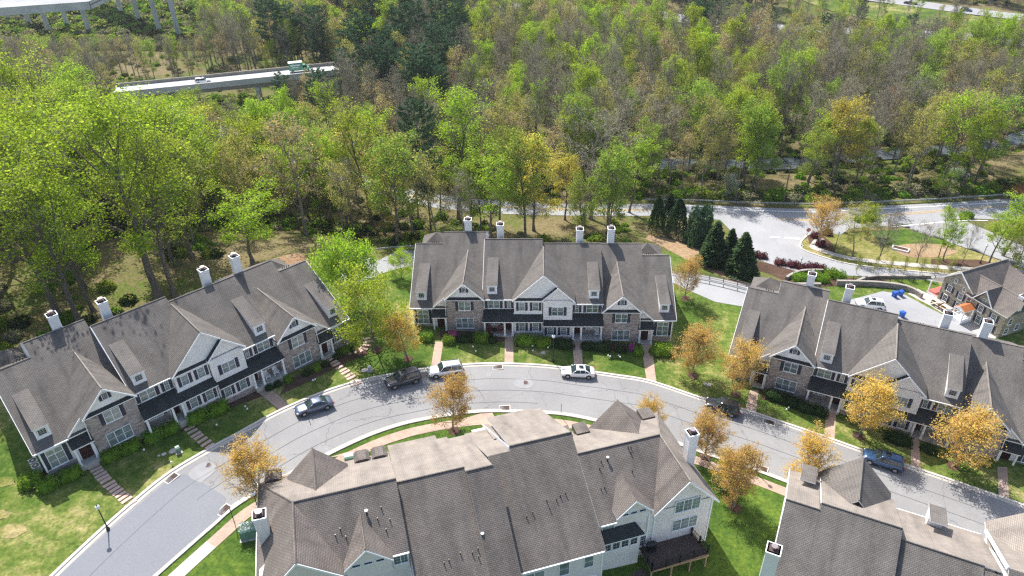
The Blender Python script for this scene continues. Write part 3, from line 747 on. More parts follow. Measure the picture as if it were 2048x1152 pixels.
        mb.box(U(-8.98), U(-4.5), .42, .52, Mp(.5) - .16, Mp(.5) + .0, 'white_trim'); mb.box(U(-19.95), U(-16.4), .3, .41, E(.4) - .16, E(.4), 'white_trim')
        mb.tube([(U(-8.8), .0, zE + 5.7), (U(-8.8), .75, zM + 5.3), (U(-8.85), .93, zM + 3.6)], .05, 'white_trim', 6)
        mb.tube([(U(-14.42), -.05, zE + 5.7), (U(-14.46), -.02, zE + 4.1), (U(-14.5), -.15, zE + 2.6), (U(-14.42), -.06, zE + .1)], .05, 'white_trim', 6)
        mb.tube([(U(-4.45), .0, zM + 2.6), (U(-4.42), -.36, zM + 2.3), (U(-4.42), -.36, zM + .1)], .05, 'white_trim', 6)
        part('trim', mb, root)
        # ---- dormers
        def dormer(uc, vf, zf, w, rf, vb, zb, zbase):
            m = MB(); a, b = uc - w/2, uc + w/2
            side = [(vf, zbase - .25), (vf, zf - .12), (vb, zb - .12), (vb, zb - 1.2)]
            m.prism([(a + .12, p[0], p[1]) for p in side], (w - .24, 0, 0), 'siding')
            for s in (a + .1, b - .32): m.box(s, s + .22, vf - .05, vf + .06, zbase - .2, zf - .13, 'white_trim')
            m.box(a + .3, b - .3, vf - .045, vf + .05, zf - .42, zf - .14, 'white_trim'); m.box(a + .3, b - .3, vf - .045, vf + .05, zbase - .2, zbase + .3, 'white_trim')
            m.slab([(a, vf - .3, zf - .05), (b, vf - .3, zf - .05), (b, vb + .3, zb), (a, vb + .3, zb)], 'shingle', t=.12)
            d = part('dormer', m, root)
            window(d, uc, vf - .02, zbase + .28, w - .78, zf - zbase - .72, gx=3, gy=3, gm='glass_dark', sub=True)
        dormer(U(-18.2), 1.65, zE + 6.32, 1.68, 0, 7.3, zE + 7.72, zE + 4.72)
        dormer(U(-7.55), 1.35, zM + 8.0, 1.68, 0, 7.0, zM + 9.62, zM + 6.42)
        # ---- entries and porch
        mb = MB(); mb.slab([(U(-16.62), -.35, zE + 2.72), (U(-14.28), -.35, zE + 2.72), (U(-14.28), .78, zE + 3.62), (U(-16.62), .78, zE + 3.62)], 'shingle_dark', t=.12); part('entry_roof', mb, root)
        for u in (-16.38, -14.62):
            mb = MB(); mb.box(U(u) - .11, U(u) + .11, -.14, .08, zE + .1, zE + 2.6, 'white_trim'); mb.box(U(u) - .15, U(u) + .15, -.18, .12, zE + .1, zE + .3, 'white_trim'); part('porch_post', mb, root)
        mb = MB(); mb.box(U(-16.5), U(-14.5), -.24, .10, zE + 2.5, zE + 2.68, 'white_trim'); part('entry_beam', mb, root); mb = MB(); mb.box(U(-16.6), U(-14.35), -.4, .8, zE - 1.2, zE + .1, 'porch_floor'); part('entry_step', mb, root)
        door(root, U(-15.35), .75, zE + .1, 1.25, 2.2)
        mb = MB(); mb.slab([(U(-9.02), -.95, zM + 2.78), (U(.02) if sgn == 1 else U(-.08), -.95, zM + 2.78), (U(.02) if sgn == 1 else U(-.08), 1.02, zM + 3.86), (U(-9.02), 1.02, zM + 3.86)], 'shingle_dark', t=.13)
        part('porch_roof', mb, root)
        for u in (-8.72, -5.72, -4.55):
            mb = MB(); mb.box(U(u) - .12, U(u) + .12, -.68, -.44, zM + .12, zM + 2.58, 'white_trim'); mb.box(U(u) - .17, U(u) + .17, -.73, -.39, zM + .12, zM + .34, 'white_trim'); part('porch_post', mb, root)
        mb = MB(); mb.box(U(-8.9), U(-4.4), -.78, -.36, zM + 2.52, zM + 2.72, 'white_trim'); part('porch_beam', mb, root); mb = MB(); mb.box(U(-8.95), U(-4.42), -.85, 1.05, zM - 1.5, zM + .12, 'porch_floor')
        mb.box(U(-8.9), U(-5.8), .94, 1.03, zM + .1, zM + 1.0, 'stone_veneer'); part('porch_floor', mb, root)
        door(root, U(-5.12), 1.0, zM + .12, 1.05, 2.15)
        mb = MB(); mb.box(U(-4.38), U(-.06), -.3, 1.2, zM - 1.5, zM + 3.1, 'siding'); mb.box(U(-4.42), U(-.1), -.36, .9, zM - 1.5, zM + .42, 'stone_veneer'); part('ground_floor_front', mb, root)
        # ---- windows
        win_sh(root, U(-18.08), .75, zE + .92, 1.72, 2.5, cols=2, gx=1, gy=2, transom=.72)
        win_sh(root, U(-11.63), 0, zE + 3.86, 1.78, 1.56, cols=2, gx=1, gy=2)
        window(root, U(-11.72), 0, zE + .62, 2.72, 1.86, cols=3, gx=1, gy=2)
        win_sh(root, U(-11.6), .03, zE + 6.98, .62, .92, sw=.3, cols=1, gx=3, gy=3, gm='glass_dark')
        win_sh(root, U(-7.35), 1.0, zM + 3.98, 1.76, 1.5, cols=2, gx=1, gy=2)
        win_sh(root, U(-5.08), 1.0, zM + 3.98, .56, 1.5, sw=.36, cols=1, gx=2, gy=4)
        win_sh(root, U(-7.35), 1.0, zM + .98, 1.7, 1.35, sw=.36, cols=2, gx=1, gy=2)
        for u in (-3.13, -1.1): win_sh(root, U(u), -.3, zM + .75, .95, 1.62, sw=.36, cols=1, gx=2, gy=4)
        if sgn == 1:
            mb = MB(); mb.box(-4.3, -.12, .3, 1.3, zM + 3.42, zM + 6.04, 'siding'); mb.box(-4.38, -.1, .24, 1.3, zM + 3.4, zM + 3.56, 'white_trim'); part('upper_bay', mb, root)
            for u in (-3.13, -1.1): win_sh(root, u, .3, zM + 4.02, .92, 1.44, sw=.36, cols=1, gx=2, gy=4)
            chimney(roof, -11.8, 13.1, zE + 6, zE + 12.3); chimney(roof2, -6.62, 11.4, zM + 7, zM + 12.75)
        else:
            mb = MB(); mb.box(.02, 4.36, .05, 1.3, zM + 3.3, zM + 6.72, 'siding'); mb.box(-.02, 4.4, .02, 1.3, zM + 3.22, zM + 3.36, 'white_trim'); part('upper_bay', mb, root)
            win_sh(root, 2.16, .05, zM + 4.05, 1.74, 1.5, cols=2, gx=1, gy=2)
            chimney(roof2, 5.75, 10.9, zM + 7, zM + 12.9); chimney(roof, 10.85, 12.95, zE + 6, zE + 12.95)
        # vents by the ridges
        for k in range(4): vent(roof, U(-17.4 + .33 * k), 10.9, E(10.9) - .3, .3)
        for k in range(3): vent(roof2, U(-2.5 - .35 * k), 9.9, Mp(9.2) - .1, .25)
    # ---- the big double gable in the middle
    zr = zB + 10.43; sl_ = .955; zr2 = zr - sl_ * 2.08
    mb = MB()
    mb.slab([(.06, -.08, zr), (-4.55, -.08, zr - sl_ * 4.61), (-4.55, 8.5, zr - sl_ * 4.61), (.06, 8.5, zr)], 'shingle')
    mb.slab([(.06, -.08, zr), (2.14, -.08, zr2), (2.14, 8.5, zr2), (.06, 8.5, zr)], 'shingle')
    mb.slab([(2.14, -.34, zr2), (4.72, -.34, zr2 - sl_ * 2.58), (4.72, 8.5, zr2 - sl_ * 2.58), (2.14, 8.5, zr2)], 'shingle')
    mb.slab([(2.14, -.34, zr2), (-.22, -.34, zr2 - sl_ * 2.36), (-.22, .5, zr2 - sl_ * 2.36), (2.14, .5, zr2)], 'shingle_dark')
    ridge_cap(mb, (.06, -.08, zr + .02), (.06, 8.3, zr + .02))
    part('roof', mb, root)
    mb = MB(); mb.prism([(-4.42, .27, zr - sl_ * 4.45 - .2), (4.5, .27, zr - sl_ * 4.45 - .2), (.06, .27, zr - .22)], (0, 1, 0), 'siding')
    mb.prism([(.02, .06, zr2 - sl_ * 2.3 - .1), (4.36, .06, zr2 - sl_ * 2.3 - .1), (2.14, .06, zr2 - .2)], (0, .8, 0), 'siding'); part('gable_wall', mb, root)
    mb = MB(); mb.slab([(-4.6, -.05, zB + 5.98), (-.2, -.05, zB + 5.98), (.0, .27, zB + 6.28), (-4.3, .27, zB + 6.28)], 'shingle_dark', t=.1); part('pent_roof', mb, root)
    mb = MB(); rakes(mb, .06, -.08, zr - .02, sl_, 4.62, 2.1); rakes(mb, 2.14, -.34, zr2 - .02, sl_, 2.38, 2.6)
    mb.box(-.25, .35, -.33, .05, zr2 - sl_ * 2.36 - .35, zr2 - sl_ * 2.36 - .12, 'white_trim'); mb.box(4.1, 4.72, -.33, .05, zr2 - sl_ * 2.58 - .3, zr2 - sl_ * 2.58 - .08, 'white_trim')
    part('gable_trim', mb, root)
    return root
rowC = town_row('middle row of four stone and siding townhouses facing straight to the camera', 4.53, 87.14, 0, -.039, .415, .753, 1.009, 0)
rowL = town_row('left row of four townhouses angled up from the lower left corner', -37.34, 69.02, 4.07, .760, .237, .824, .969, 1)
rowR = town_row('right row of townhouses behind the orange street trees, running off the right edge', 48.24, 70.46, -3.19, -.46, .35, .741, 1.245, 2)

# ---------------------------------------------------------------- near buildings seen from behind
def quad(mb, pts, mat, t=.16): mb.slab(pts, mat, t=t)
def block(mb, u0, u1, vf, zf, vr, zr, vb, zb, zbase, mat='siding_rear'):
    """wall body under a ridge roof, front at vf, back at vb"""
    mb.prism([(u0, vf, zbase), (u0, vf, zf - .75), (u0, vr, zr - .75), (u0, vb, zb - .35), (u0, vb, zbase)], (u1 - u0, 0, 0), mat)
def ridge_roof(mb, u0, u1, vf, zf, vr, zr, vb, zb, m='shingle_pale_lit', m2='shingle_brown'):
    mb.slab([(u0, vf, zf), (u1, vf, zf), (u1, vr, zr), (u0, vr, zr)], m); mb.slab([(u0, vr, zr), (u1, vr, zr), (u1, vb, zb), (u0, vb, zb)], m2)
    n = max(2, int(abs(u1 - u0) / .3)); ridge_cap(mb, (u0, vr, zr + .01), (u1, vr, zr + .01), m2, .1)
nb = thing('townhouse_block', 'large near block of townhouses seen from behind, dark deck at bottom centre', 'townhouses', (0, 50, 0), R(15.8))
# local frame: +v points to the road. Left unit
mb = MB()
block(mb, -21.5, -11.75, 10.2, 5.2, 1.75, 10.8, -4.0, 7.3, -4.5); block(mb, -25.3, -21.3, 9.8, 5.6, 5, 6.3, -4.3, 5.9, -4.5); block(mb, -11.7, -2.0, 10.8, 4.9, 1.9, 9.9, -6.6, 4.7, -4.5); block(mb, -4.7, .2, 11.3, 4.8, 2.6, 9.2, -2, 7, -4.5)
block(mb, -1.75, 7.0, 12.7, 5.2, 3.4, 9.9, -6.6, 3.7, -4.8); block(mb, 7.05, 16.5, 8.5, 4.3, 1.3, 8.8, -4.85, 5.1, -4.8); block(mb, 13.4, 20.0, 8.4, 4.6, 0, 5.5, -4.9, 5.2, -4.9)
part('wall', mb, nb)
mb = MB()
mb.prism([(13.3, -4.86, 5.0), (20.1, -4.86, 5.0), (16.5, -4.86, 8.75)], (0, 2, 0), 'siding_rear')
mb.prism([(-25.3, -4.35, 5.8), (-17.75, -4.35, 7.0), (-17.75, -4.35, 7.5), (-21.4, -4.35, 10.7), (-25.3, -4.35, 6.6)], (0, 3, 0), 'siding_rear'); mb.box(-25.3, -17.75, -4.33, 0, -4.5, 6.2, 'siding_rear')
mb.prism([(9.1, -4.92, 4.6), (12.75, -4.92, 4.6), (12.75, -4.92, 5.8), (10.85, -4.92, 7.5), (9.1, -4.92, 5.9)], (0, 1.5, 0), 'siding_rear')
mb.prism([(-17.55, -4.3, 5.5), (-13.4, -4.3, 5.5), (-13.4, -4.3, 7.6), (-15.5, -4.3, 9.5), (-17.55, -4.3, 7.6)], (0, 2, 0), 'siding_rear')
part('gable_wall', mb, nb)
mb = MB()   # left unit roof
S = 'shingle_pale_lit'; D = 'shingle_brown'  # S carries painted sunlight for the front slopes, D the plain shingle
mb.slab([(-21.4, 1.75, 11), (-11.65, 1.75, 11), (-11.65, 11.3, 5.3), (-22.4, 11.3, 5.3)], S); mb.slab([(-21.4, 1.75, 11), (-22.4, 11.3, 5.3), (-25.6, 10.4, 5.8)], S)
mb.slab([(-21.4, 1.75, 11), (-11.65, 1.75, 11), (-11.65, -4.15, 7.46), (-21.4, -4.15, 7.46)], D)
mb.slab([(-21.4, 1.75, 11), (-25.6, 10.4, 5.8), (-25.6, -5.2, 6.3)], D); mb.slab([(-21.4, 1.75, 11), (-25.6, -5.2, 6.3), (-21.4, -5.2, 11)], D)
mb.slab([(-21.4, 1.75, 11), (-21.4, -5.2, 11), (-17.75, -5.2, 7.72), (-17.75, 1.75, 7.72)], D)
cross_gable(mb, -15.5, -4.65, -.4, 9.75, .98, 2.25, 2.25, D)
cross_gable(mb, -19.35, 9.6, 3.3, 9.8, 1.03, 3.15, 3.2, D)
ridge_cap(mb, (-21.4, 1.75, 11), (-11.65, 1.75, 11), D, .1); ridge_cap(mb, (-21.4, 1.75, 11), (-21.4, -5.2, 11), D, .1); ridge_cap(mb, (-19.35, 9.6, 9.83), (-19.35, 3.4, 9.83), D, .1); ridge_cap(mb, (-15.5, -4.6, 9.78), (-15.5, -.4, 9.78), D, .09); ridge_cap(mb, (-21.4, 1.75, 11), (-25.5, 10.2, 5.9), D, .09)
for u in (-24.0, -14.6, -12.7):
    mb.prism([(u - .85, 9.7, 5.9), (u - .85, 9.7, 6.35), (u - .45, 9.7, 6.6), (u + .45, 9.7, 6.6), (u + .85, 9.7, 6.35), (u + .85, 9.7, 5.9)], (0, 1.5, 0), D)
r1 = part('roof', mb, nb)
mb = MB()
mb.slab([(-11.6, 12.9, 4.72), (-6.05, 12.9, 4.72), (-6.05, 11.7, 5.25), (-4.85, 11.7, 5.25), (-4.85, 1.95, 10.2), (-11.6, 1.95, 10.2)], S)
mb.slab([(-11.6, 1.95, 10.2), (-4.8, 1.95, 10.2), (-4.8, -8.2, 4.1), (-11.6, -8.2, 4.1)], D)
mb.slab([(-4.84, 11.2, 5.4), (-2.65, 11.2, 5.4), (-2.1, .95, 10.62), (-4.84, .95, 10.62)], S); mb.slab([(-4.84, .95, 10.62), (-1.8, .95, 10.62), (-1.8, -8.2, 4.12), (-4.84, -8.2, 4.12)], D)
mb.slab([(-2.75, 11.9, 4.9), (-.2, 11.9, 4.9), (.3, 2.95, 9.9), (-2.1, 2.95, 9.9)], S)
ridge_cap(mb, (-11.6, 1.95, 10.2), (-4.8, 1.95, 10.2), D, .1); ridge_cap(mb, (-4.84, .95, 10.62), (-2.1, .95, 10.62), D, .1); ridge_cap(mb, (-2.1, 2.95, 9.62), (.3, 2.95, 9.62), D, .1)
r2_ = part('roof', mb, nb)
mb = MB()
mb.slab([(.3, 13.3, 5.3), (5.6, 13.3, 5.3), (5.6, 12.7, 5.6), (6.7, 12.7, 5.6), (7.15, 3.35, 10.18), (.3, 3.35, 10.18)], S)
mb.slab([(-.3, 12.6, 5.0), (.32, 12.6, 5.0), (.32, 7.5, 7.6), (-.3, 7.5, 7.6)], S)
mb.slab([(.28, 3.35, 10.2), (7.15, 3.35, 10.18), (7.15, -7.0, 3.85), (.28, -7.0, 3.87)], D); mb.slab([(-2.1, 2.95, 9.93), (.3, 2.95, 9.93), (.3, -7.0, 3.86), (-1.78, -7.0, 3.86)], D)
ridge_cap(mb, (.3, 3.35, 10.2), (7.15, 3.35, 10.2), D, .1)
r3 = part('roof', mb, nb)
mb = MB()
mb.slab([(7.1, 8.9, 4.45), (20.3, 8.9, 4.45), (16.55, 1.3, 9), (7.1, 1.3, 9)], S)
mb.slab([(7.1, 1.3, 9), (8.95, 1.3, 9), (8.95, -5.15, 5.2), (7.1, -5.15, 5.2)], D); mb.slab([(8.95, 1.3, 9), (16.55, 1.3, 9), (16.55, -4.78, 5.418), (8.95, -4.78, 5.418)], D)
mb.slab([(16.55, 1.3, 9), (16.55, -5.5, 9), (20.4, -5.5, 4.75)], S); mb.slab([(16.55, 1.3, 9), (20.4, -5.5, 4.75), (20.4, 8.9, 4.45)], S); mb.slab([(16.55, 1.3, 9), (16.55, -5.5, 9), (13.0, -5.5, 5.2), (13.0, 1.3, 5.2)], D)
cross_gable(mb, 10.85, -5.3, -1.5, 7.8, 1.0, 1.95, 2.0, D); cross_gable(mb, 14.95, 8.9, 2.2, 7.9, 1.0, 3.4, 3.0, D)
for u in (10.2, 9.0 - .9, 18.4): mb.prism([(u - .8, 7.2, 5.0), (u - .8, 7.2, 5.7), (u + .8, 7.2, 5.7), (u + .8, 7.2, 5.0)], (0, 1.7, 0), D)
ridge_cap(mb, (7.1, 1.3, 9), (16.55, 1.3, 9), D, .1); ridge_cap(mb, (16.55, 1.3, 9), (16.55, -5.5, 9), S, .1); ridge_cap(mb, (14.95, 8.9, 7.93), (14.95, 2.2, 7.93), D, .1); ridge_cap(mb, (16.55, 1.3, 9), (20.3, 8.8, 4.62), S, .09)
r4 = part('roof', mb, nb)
mb = MB(); rakes(mb, 16.5, -5.5, 8.95, 1.08, 3.6, 3.9, .26); rakes(mb, 10.85, -5.3, 7.78, 1.0, 2.0, 2.05, .22); rakes(mb, -15.5, -4.65, 9.73, .98, 2.3, 2.3, .22)
mb.prism([(-21.4, -5.2, 11), (-17.75, -5.2, 7.72), (-17.75, -5.2, 7.44), (-21.4, -5.2, 10.72)], (0, -.06, 0), 'white_trim'); mb.prism([(-21.4, -5.2, 11), (-25.6, -5.2, 6.5), (-25.6, -5.2, 6.2), (-21.4, -5.2, 10.72)], (0, -.06, 0), 'white_trim')
mb.box(7.3, 9.0, -5.25, -5.12, 5.04, 5.18, 'white_trim'); mb.box(-1.7, 6.95, -7.12, -7.0, 3.68, 3.83, 'white_trim'); mb.box(-13.2, -11.7, -4.3, -4.16, 7.3, 7.44, 'white_trim')
for a in ((6.98, -6.62), (13.42, -4.93), (20.0, -4.93), (12.7, -4.96), (-11.8, -4.05)): mb.box(a[0] - .08, a[0] + .08, a[1] - .03, a[1] + .1, -4.5, 3.6 if a[0] < 7.5 and a[0] > 0 else 4.9, 'white_trim')
mb.prism([(-.32, 12.6, 5.05), (.28, 3.4, 10.1), (.28, 3.4, 9.4), (-.32, 12.6, 4.4)], (-.05, 0, 0), 'white_trim'); mb.prism([(-25.65, 10.4, 5.8), (-25.65, -5.2, 6.5), (-25.65, -5.2, 6.25), (-25.65, 10.4, 5.55)], (-.06, 0, 0), 'white_trim')
part('trim', mb, nb)
chimney(r4, 19.35, -.35, 4.2, 10.1, 1.0); chimney(r1, -24.6, 1.9, 5.2, 10.3, 1.1)
# windows at the back
for z, in ((3.85,), (1.0,)): window(nb, 17.05, -4.93, z, 2.9, 1.75, cols=3, gx=2, gy=3, gm='glass')
for u in (9.95, 10.9, 11.85): window(nb, u, -4.93, 5.55, .78, .38, gx=1, gy=1, gm='glass_dark')
for u in (-16.6, -15.5, -14.4): window(nb, u, -4.31, 7.35, .8, .38, gx=1, gy=1, gm='glass_dark')
window(nb, 8.2, -4.86, 3.95, 1.35, 1.15, cols=1, gx=4, gy=2); window(nb, -12.55, -4.02, 5.9, 1.4, 1.2, cols=2, gx=2, gy=3)
window(nb, 5.5, -6.62, 1.4, 1.05, 1.75, gx=1, gy=2); window(nb, 2.9, -6.62, 1.2, 1.1, 1.9, gx=1, gy=2); window(nb, -.2, -6.62, 1.0, 2.1, 1.9, cols=2, gx=1, gy=2); window(nb, 6.0, -6.62, -1.9, .9, 1.6, gx=1, gy=2)
mb = MB(); mb.box(7.2, 11.6, -5.55, -4.9, -4.8, 3.3, 'siding_rear'); part('rear_bay', mb, nb)
mb = MB(); mb.slab([(7.05, -5.95, 3.2), (11.95, -5.95, 3.2), (11.2, -4.88, 4.15), (7.05, -4.88, 4.15)], 'shingle_dark', t=.14); part('rear_bay_roof', mb, nb)
for k in range(4): window(nb, 7.95 + k * .98, -5.56, 1.55, .86, 1.35, gx=2, gy=3, gm='glass_dark')
door(nb, 12.25, -4.92, -.2, .95, 2.1, mat='white_trim'); window(nb, 12.25, -5.0, .15, .7, 1.6, gx=3, gy=4, gm='glass_dark')
window(nb, 12.2, -5.0, -2.9, .8, 1.7, gx=3, gy=4, gm='glass_dark')
# deck with railing
dk = MB(); dk.prism([(13.5, -4.95, -.25), (18.1, -4.95, -.25), (18.6, -7.75, -.25), (11.95, -7.95, -.25), (11.95, -4.95, -.25)], (0, 0, -.06), 'composite_deck', 'timber')
for k in range(26):
    v = -4.98 - k * .112
    if v > -7.7: dk.box(12.0, 18.1 + (4.95 + v) * -.17, v - .05, v + .05, -.249, -.225, 'composite_deck')
dk.box(11.95, 18.6, -7.9, -7.6, -.55, -.33, 'timber'); dk.box(18.3, 18.5, -7.6, -4.95, -.55, -.33, 'timber')
deck = part('deck', dk, nb)
for a in ((12.05, -7.85), (14.4, -7.8), (16.6, -7.7), (18.5, -7.65)):
    mb = MB(); mb.box(a[0] - .07, a[0] + .07, a[1] - .07, a[1] + .07, -5.2, -.32, 'timber'); part('deck_post', mb, deck)
def rail(p0, p1, n):
    mb = MB(); a, b = Vector(p0), Vector(p1)
    for dz in (.14, 1.0): mb.tube([a + Vector((0, 0, dz)), b + Vector((0, 0, dz))], .04, 'black_metal', 4)
    m = int((b - a).length / .13)
    for k in range(m + 1):
        p = a.lerp(b, k / m); mb.tube([p + Vector((0, 0, .14)), p + Vector((0, 0, 1))], .014, 'black_metal', 3)
    part('deck_railing', mb, deck)
    for k in range(n + 1):
        p = a.lerp(b, k / n); q = MB(); q.box(p.x - .08, p.x + .08, p.y - .08, p.y + .08, p.z, p.z + 1.12, 'black_metal'); q.box(p.x - .1, p.x + .1, p.y - .1, p.y + .1, p.z + 1.12, p.z + 1.17, 'black_metal'); part('railing_post', q, deck)
rail((12.0, -7.9, -.25), (18.5, -7.7, -.25), 4); rail((18.05, -5.05, -.25), (18.55, -7.65, -.25), 2); rail((12.0, -5.6, -.25), (12.0, -7.9, -.25), 2)
mb = MB(); mb.box(10.3, 12.0, -7.8, -5.9, -2.0, -1.9, 'composite_deck')
for k in range(5): mb.box(9.0 + k * .3, 9.3 + k * .3, -7.6, -6.2, -3.2 + k * .22, -3.14 + k * .22, 'composite_deck')
part('deck_stair', mb, deck)
def on(root, p): return root.matrix_basis @ Vector(p)
g = thing('grill', 'covered black barbecue grill on the dark deck beside the wall', 'grill', on(nb, (13.05, -5.6, -.24)), R(15.8))
mb = MB(); mb.box(-.42, .42, -.3, .3, .02, .72, 'black_metal'); part('cabinet', mb, g); mb = MB(); mb.tube([(-.5, 0, .86), (-.3, 0, .98), (.3, 0, .98), (.5, 0, .86)], [.22, .34, .34, .22], 'black_metal', 10); part('cover', mb, g)
# vents on the near roofs, read from the photograph
def roof_z(v, vr, zr, s): return zr - s * (vr - v)
for r_, vr, zr, sl2, pts in ((r1, 1.75, 11, .6, [(-14.9, -.55, 1), (-13.5, -.4, 0), (-14.0, -1.2, 0), (-12.9, -1.5, 0), (-13.4, -2.2, 0), (-18.0, -1.7, 0), (-17.5, -1.3, 0), (-17.1, -2.0, 0)]),
                     (r2_, 1.95, 10.2, .6, [(-4.6, -4.0, 1), (-5.3, -4.9, 0), (-5.9, -5.1, 0), (-5.4, -5.5, 0), (-7.0, -4.9, 0), (-8.2, -5.2, 0), (-8.7, -5.3, 0)]),
                     (r3, 3.35, 10.18, .61, [(.9, -2.7, 0), (.2, -2.9, 0), (2.6, -2.0, 0), (3.6, -2.1, 0), (2.7, -2.7, 0), (4.7, -1.8, 0), (4.1, -1.9, 0)]),
                     (r4, 1.3, 9, .6, [(10.0, .1, 1), (9.3, .1, 0), (8.9, -.5, 0), (12.6, .75, 0), (12.9, .7, 0), (12.7, .2, 0), (8.4, -2.2, 0), (8.8, -2.2, 0), (12.2, -1.4, 0)])):
    for u, v, b in pts: vent(r_, u, v, roof_z(v, vr, zr, sl2), .42 if b else .34, .09 if b else .055, big=bool(b))

rb = thing('townhouse_block', 'near block of townhouses cut by the lower right corner, grey roofs and white side wall', 'townhouses', (30, 50, 0), R(-26.5))
D = 'shingle'; S = 'shingle_pale_lit'  # front slopes again take the paler, sunlight-coloured copy
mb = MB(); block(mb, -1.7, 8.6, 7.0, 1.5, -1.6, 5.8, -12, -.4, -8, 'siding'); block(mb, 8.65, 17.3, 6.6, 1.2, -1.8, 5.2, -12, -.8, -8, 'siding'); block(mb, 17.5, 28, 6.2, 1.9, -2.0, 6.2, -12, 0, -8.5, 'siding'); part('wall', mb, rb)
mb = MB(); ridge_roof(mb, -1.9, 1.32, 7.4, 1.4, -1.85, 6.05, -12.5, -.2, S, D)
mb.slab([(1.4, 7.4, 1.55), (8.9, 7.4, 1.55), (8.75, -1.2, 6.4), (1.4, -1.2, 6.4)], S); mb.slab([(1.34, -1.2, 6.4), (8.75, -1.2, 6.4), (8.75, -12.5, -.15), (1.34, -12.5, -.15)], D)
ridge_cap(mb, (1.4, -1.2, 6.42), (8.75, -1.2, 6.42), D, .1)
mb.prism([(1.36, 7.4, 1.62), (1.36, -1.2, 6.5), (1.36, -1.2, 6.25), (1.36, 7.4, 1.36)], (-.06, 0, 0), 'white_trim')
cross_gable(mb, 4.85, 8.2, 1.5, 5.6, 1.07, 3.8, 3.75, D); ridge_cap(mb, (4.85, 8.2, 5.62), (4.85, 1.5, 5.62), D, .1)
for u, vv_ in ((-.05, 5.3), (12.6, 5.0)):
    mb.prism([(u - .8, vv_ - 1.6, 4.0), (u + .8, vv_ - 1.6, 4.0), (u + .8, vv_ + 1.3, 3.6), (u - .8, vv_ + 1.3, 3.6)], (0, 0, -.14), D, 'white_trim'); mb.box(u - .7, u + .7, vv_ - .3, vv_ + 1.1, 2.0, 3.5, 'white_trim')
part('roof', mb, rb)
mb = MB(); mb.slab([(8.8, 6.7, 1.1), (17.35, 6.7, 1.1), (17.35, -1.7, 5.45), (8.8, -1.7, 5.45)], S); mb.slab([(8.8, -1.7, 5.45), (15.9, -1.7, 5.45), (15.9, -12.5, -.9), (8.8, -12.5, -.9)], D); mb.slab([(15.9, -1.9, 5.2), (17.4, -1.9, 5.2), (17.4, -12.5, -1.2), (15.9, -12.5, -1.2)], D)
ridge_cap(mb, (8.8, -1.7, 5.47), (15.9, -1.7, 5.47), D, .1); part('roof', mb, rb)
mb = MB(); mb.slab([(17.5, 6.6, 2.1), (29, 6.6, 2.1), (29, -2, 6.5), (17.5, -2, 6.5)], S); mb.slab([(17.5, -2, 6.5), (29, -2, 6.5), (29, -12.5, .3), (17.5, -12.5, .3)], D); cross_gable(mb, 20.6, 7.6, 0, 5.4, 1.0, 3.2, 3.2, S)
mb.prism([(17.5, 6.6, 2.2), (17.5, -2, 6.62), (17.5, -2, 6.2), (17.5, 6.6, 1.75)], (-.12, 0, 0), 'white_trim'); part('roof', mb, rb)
mb = MB(); mb.prism([(-1.92, 7.4, 1.4), (-1.92, -1.85, 6.05), (-1.92, -12.5, -.2), (-1.92, -12.5, -.45), (-1.92, -1.85, 5.8), (-1.92, 7.4, 1.15)], (-.08, 0, 0), 'white_trim'); mb.box(8.9, 17.3, 6.7, 6.82, .9, 1.05, 'white_trim'); part('trim', mb, rb)
for v in (5.2, 2.6, -.6, -3.6): window(rb, -1.71, v, .2 if v > 4 else .9, .9, 1.7, gx=2, gy=3, yaw=-math.pi/2, gm='glass_dark')
chimney(rb, -2.1, -9.2, -6, 6.9, 1.2)
# ---------------------------------------------------------------- plants
def rot_dir(d, ang, az):
    a = d.orthogonal().normalized(); c = d.cross(a); s = a * math.cos(az) + c * math.sin(az)
    return (d * math.cos(ang) + s * math.sin(ang)).normalized()
def branch(rn, p, d, L, r0, r1, n, up, wob):
    pts = [p.copy()]; rad = [r0]; d = d.copy()
    for k in range(n):
        d = (d + Vector((rn.uniform(-wob, wob), rn.uniform(-wob, wob), rn.uniform(-wob, wob) * .5 + up))).normalized()
        p = p + d * (L / n); pts.append(p.copy()); rad.append(r0 + (r1 - r0) * (k + 1) / n)
    return pts, rad
def along(pts, t):
    f = t * (len(pts) - 1); i = min(len(pts) - 2, int(f)); return pts[i].lerp(pts[i + 1], f - i), (pts[i + 1] - pts[i]).normalized()
def leaf_mesh(name, C, size, mats, seed, flat=.3, asp=1.0, dirs=None, elong=1.0):
    """many small quads at the points C"""
    g = np.random.default_rng(seed); n = len(C); C = np.asarray(C)
    s = size * g.uniform(.6, 1.35, n)[:, None]
    a = g.normal(size=(n, 3)); 
    if dirs is not None: a = np.asarray(dirs) + .35 * a
    a /= np.linalg.norm(a, axis=1)[:, None]
    b = g.normal(size=(n, 3)); b[:, 2] *= flat; b -= a * (a * b).sum(1)[:, None]; b /= np.linalg.norm(b, axis=1)[:, None]
    a = a * elong
    V = np.stack([C - a * s * .5, C + b * s * .38 * asp - a * s * .05, C + a * s * .5, C - b * s * .38 * asp + a * s * .05], 1).reshape(-1, 3)
    me = bpy.data.meshes.new(name); me.vertices.add(4 * n); me.vertices.foreach_set('co', V.ravel()); me.loops.add(4 * n); me.loops.foreach_set('vertex_index', np.arange(4 * n, dtype=np.int32))
    me.polygons.add(n); me.polygons.foreach_set('loop_start', np.arange(0, 4 * n, 4, dtype=np.int32)); me.polygons.foreach_set('loop_total', np.full(n, 4, dtype=np.int32))
    for m in mats: me.materials.append(MATS[m])
    if len(mats) > 1: me.polygons.foreach_set('material_index', (g.random(n) < .18).astype(np.int32))
    me.update(calc_edges=True); return me
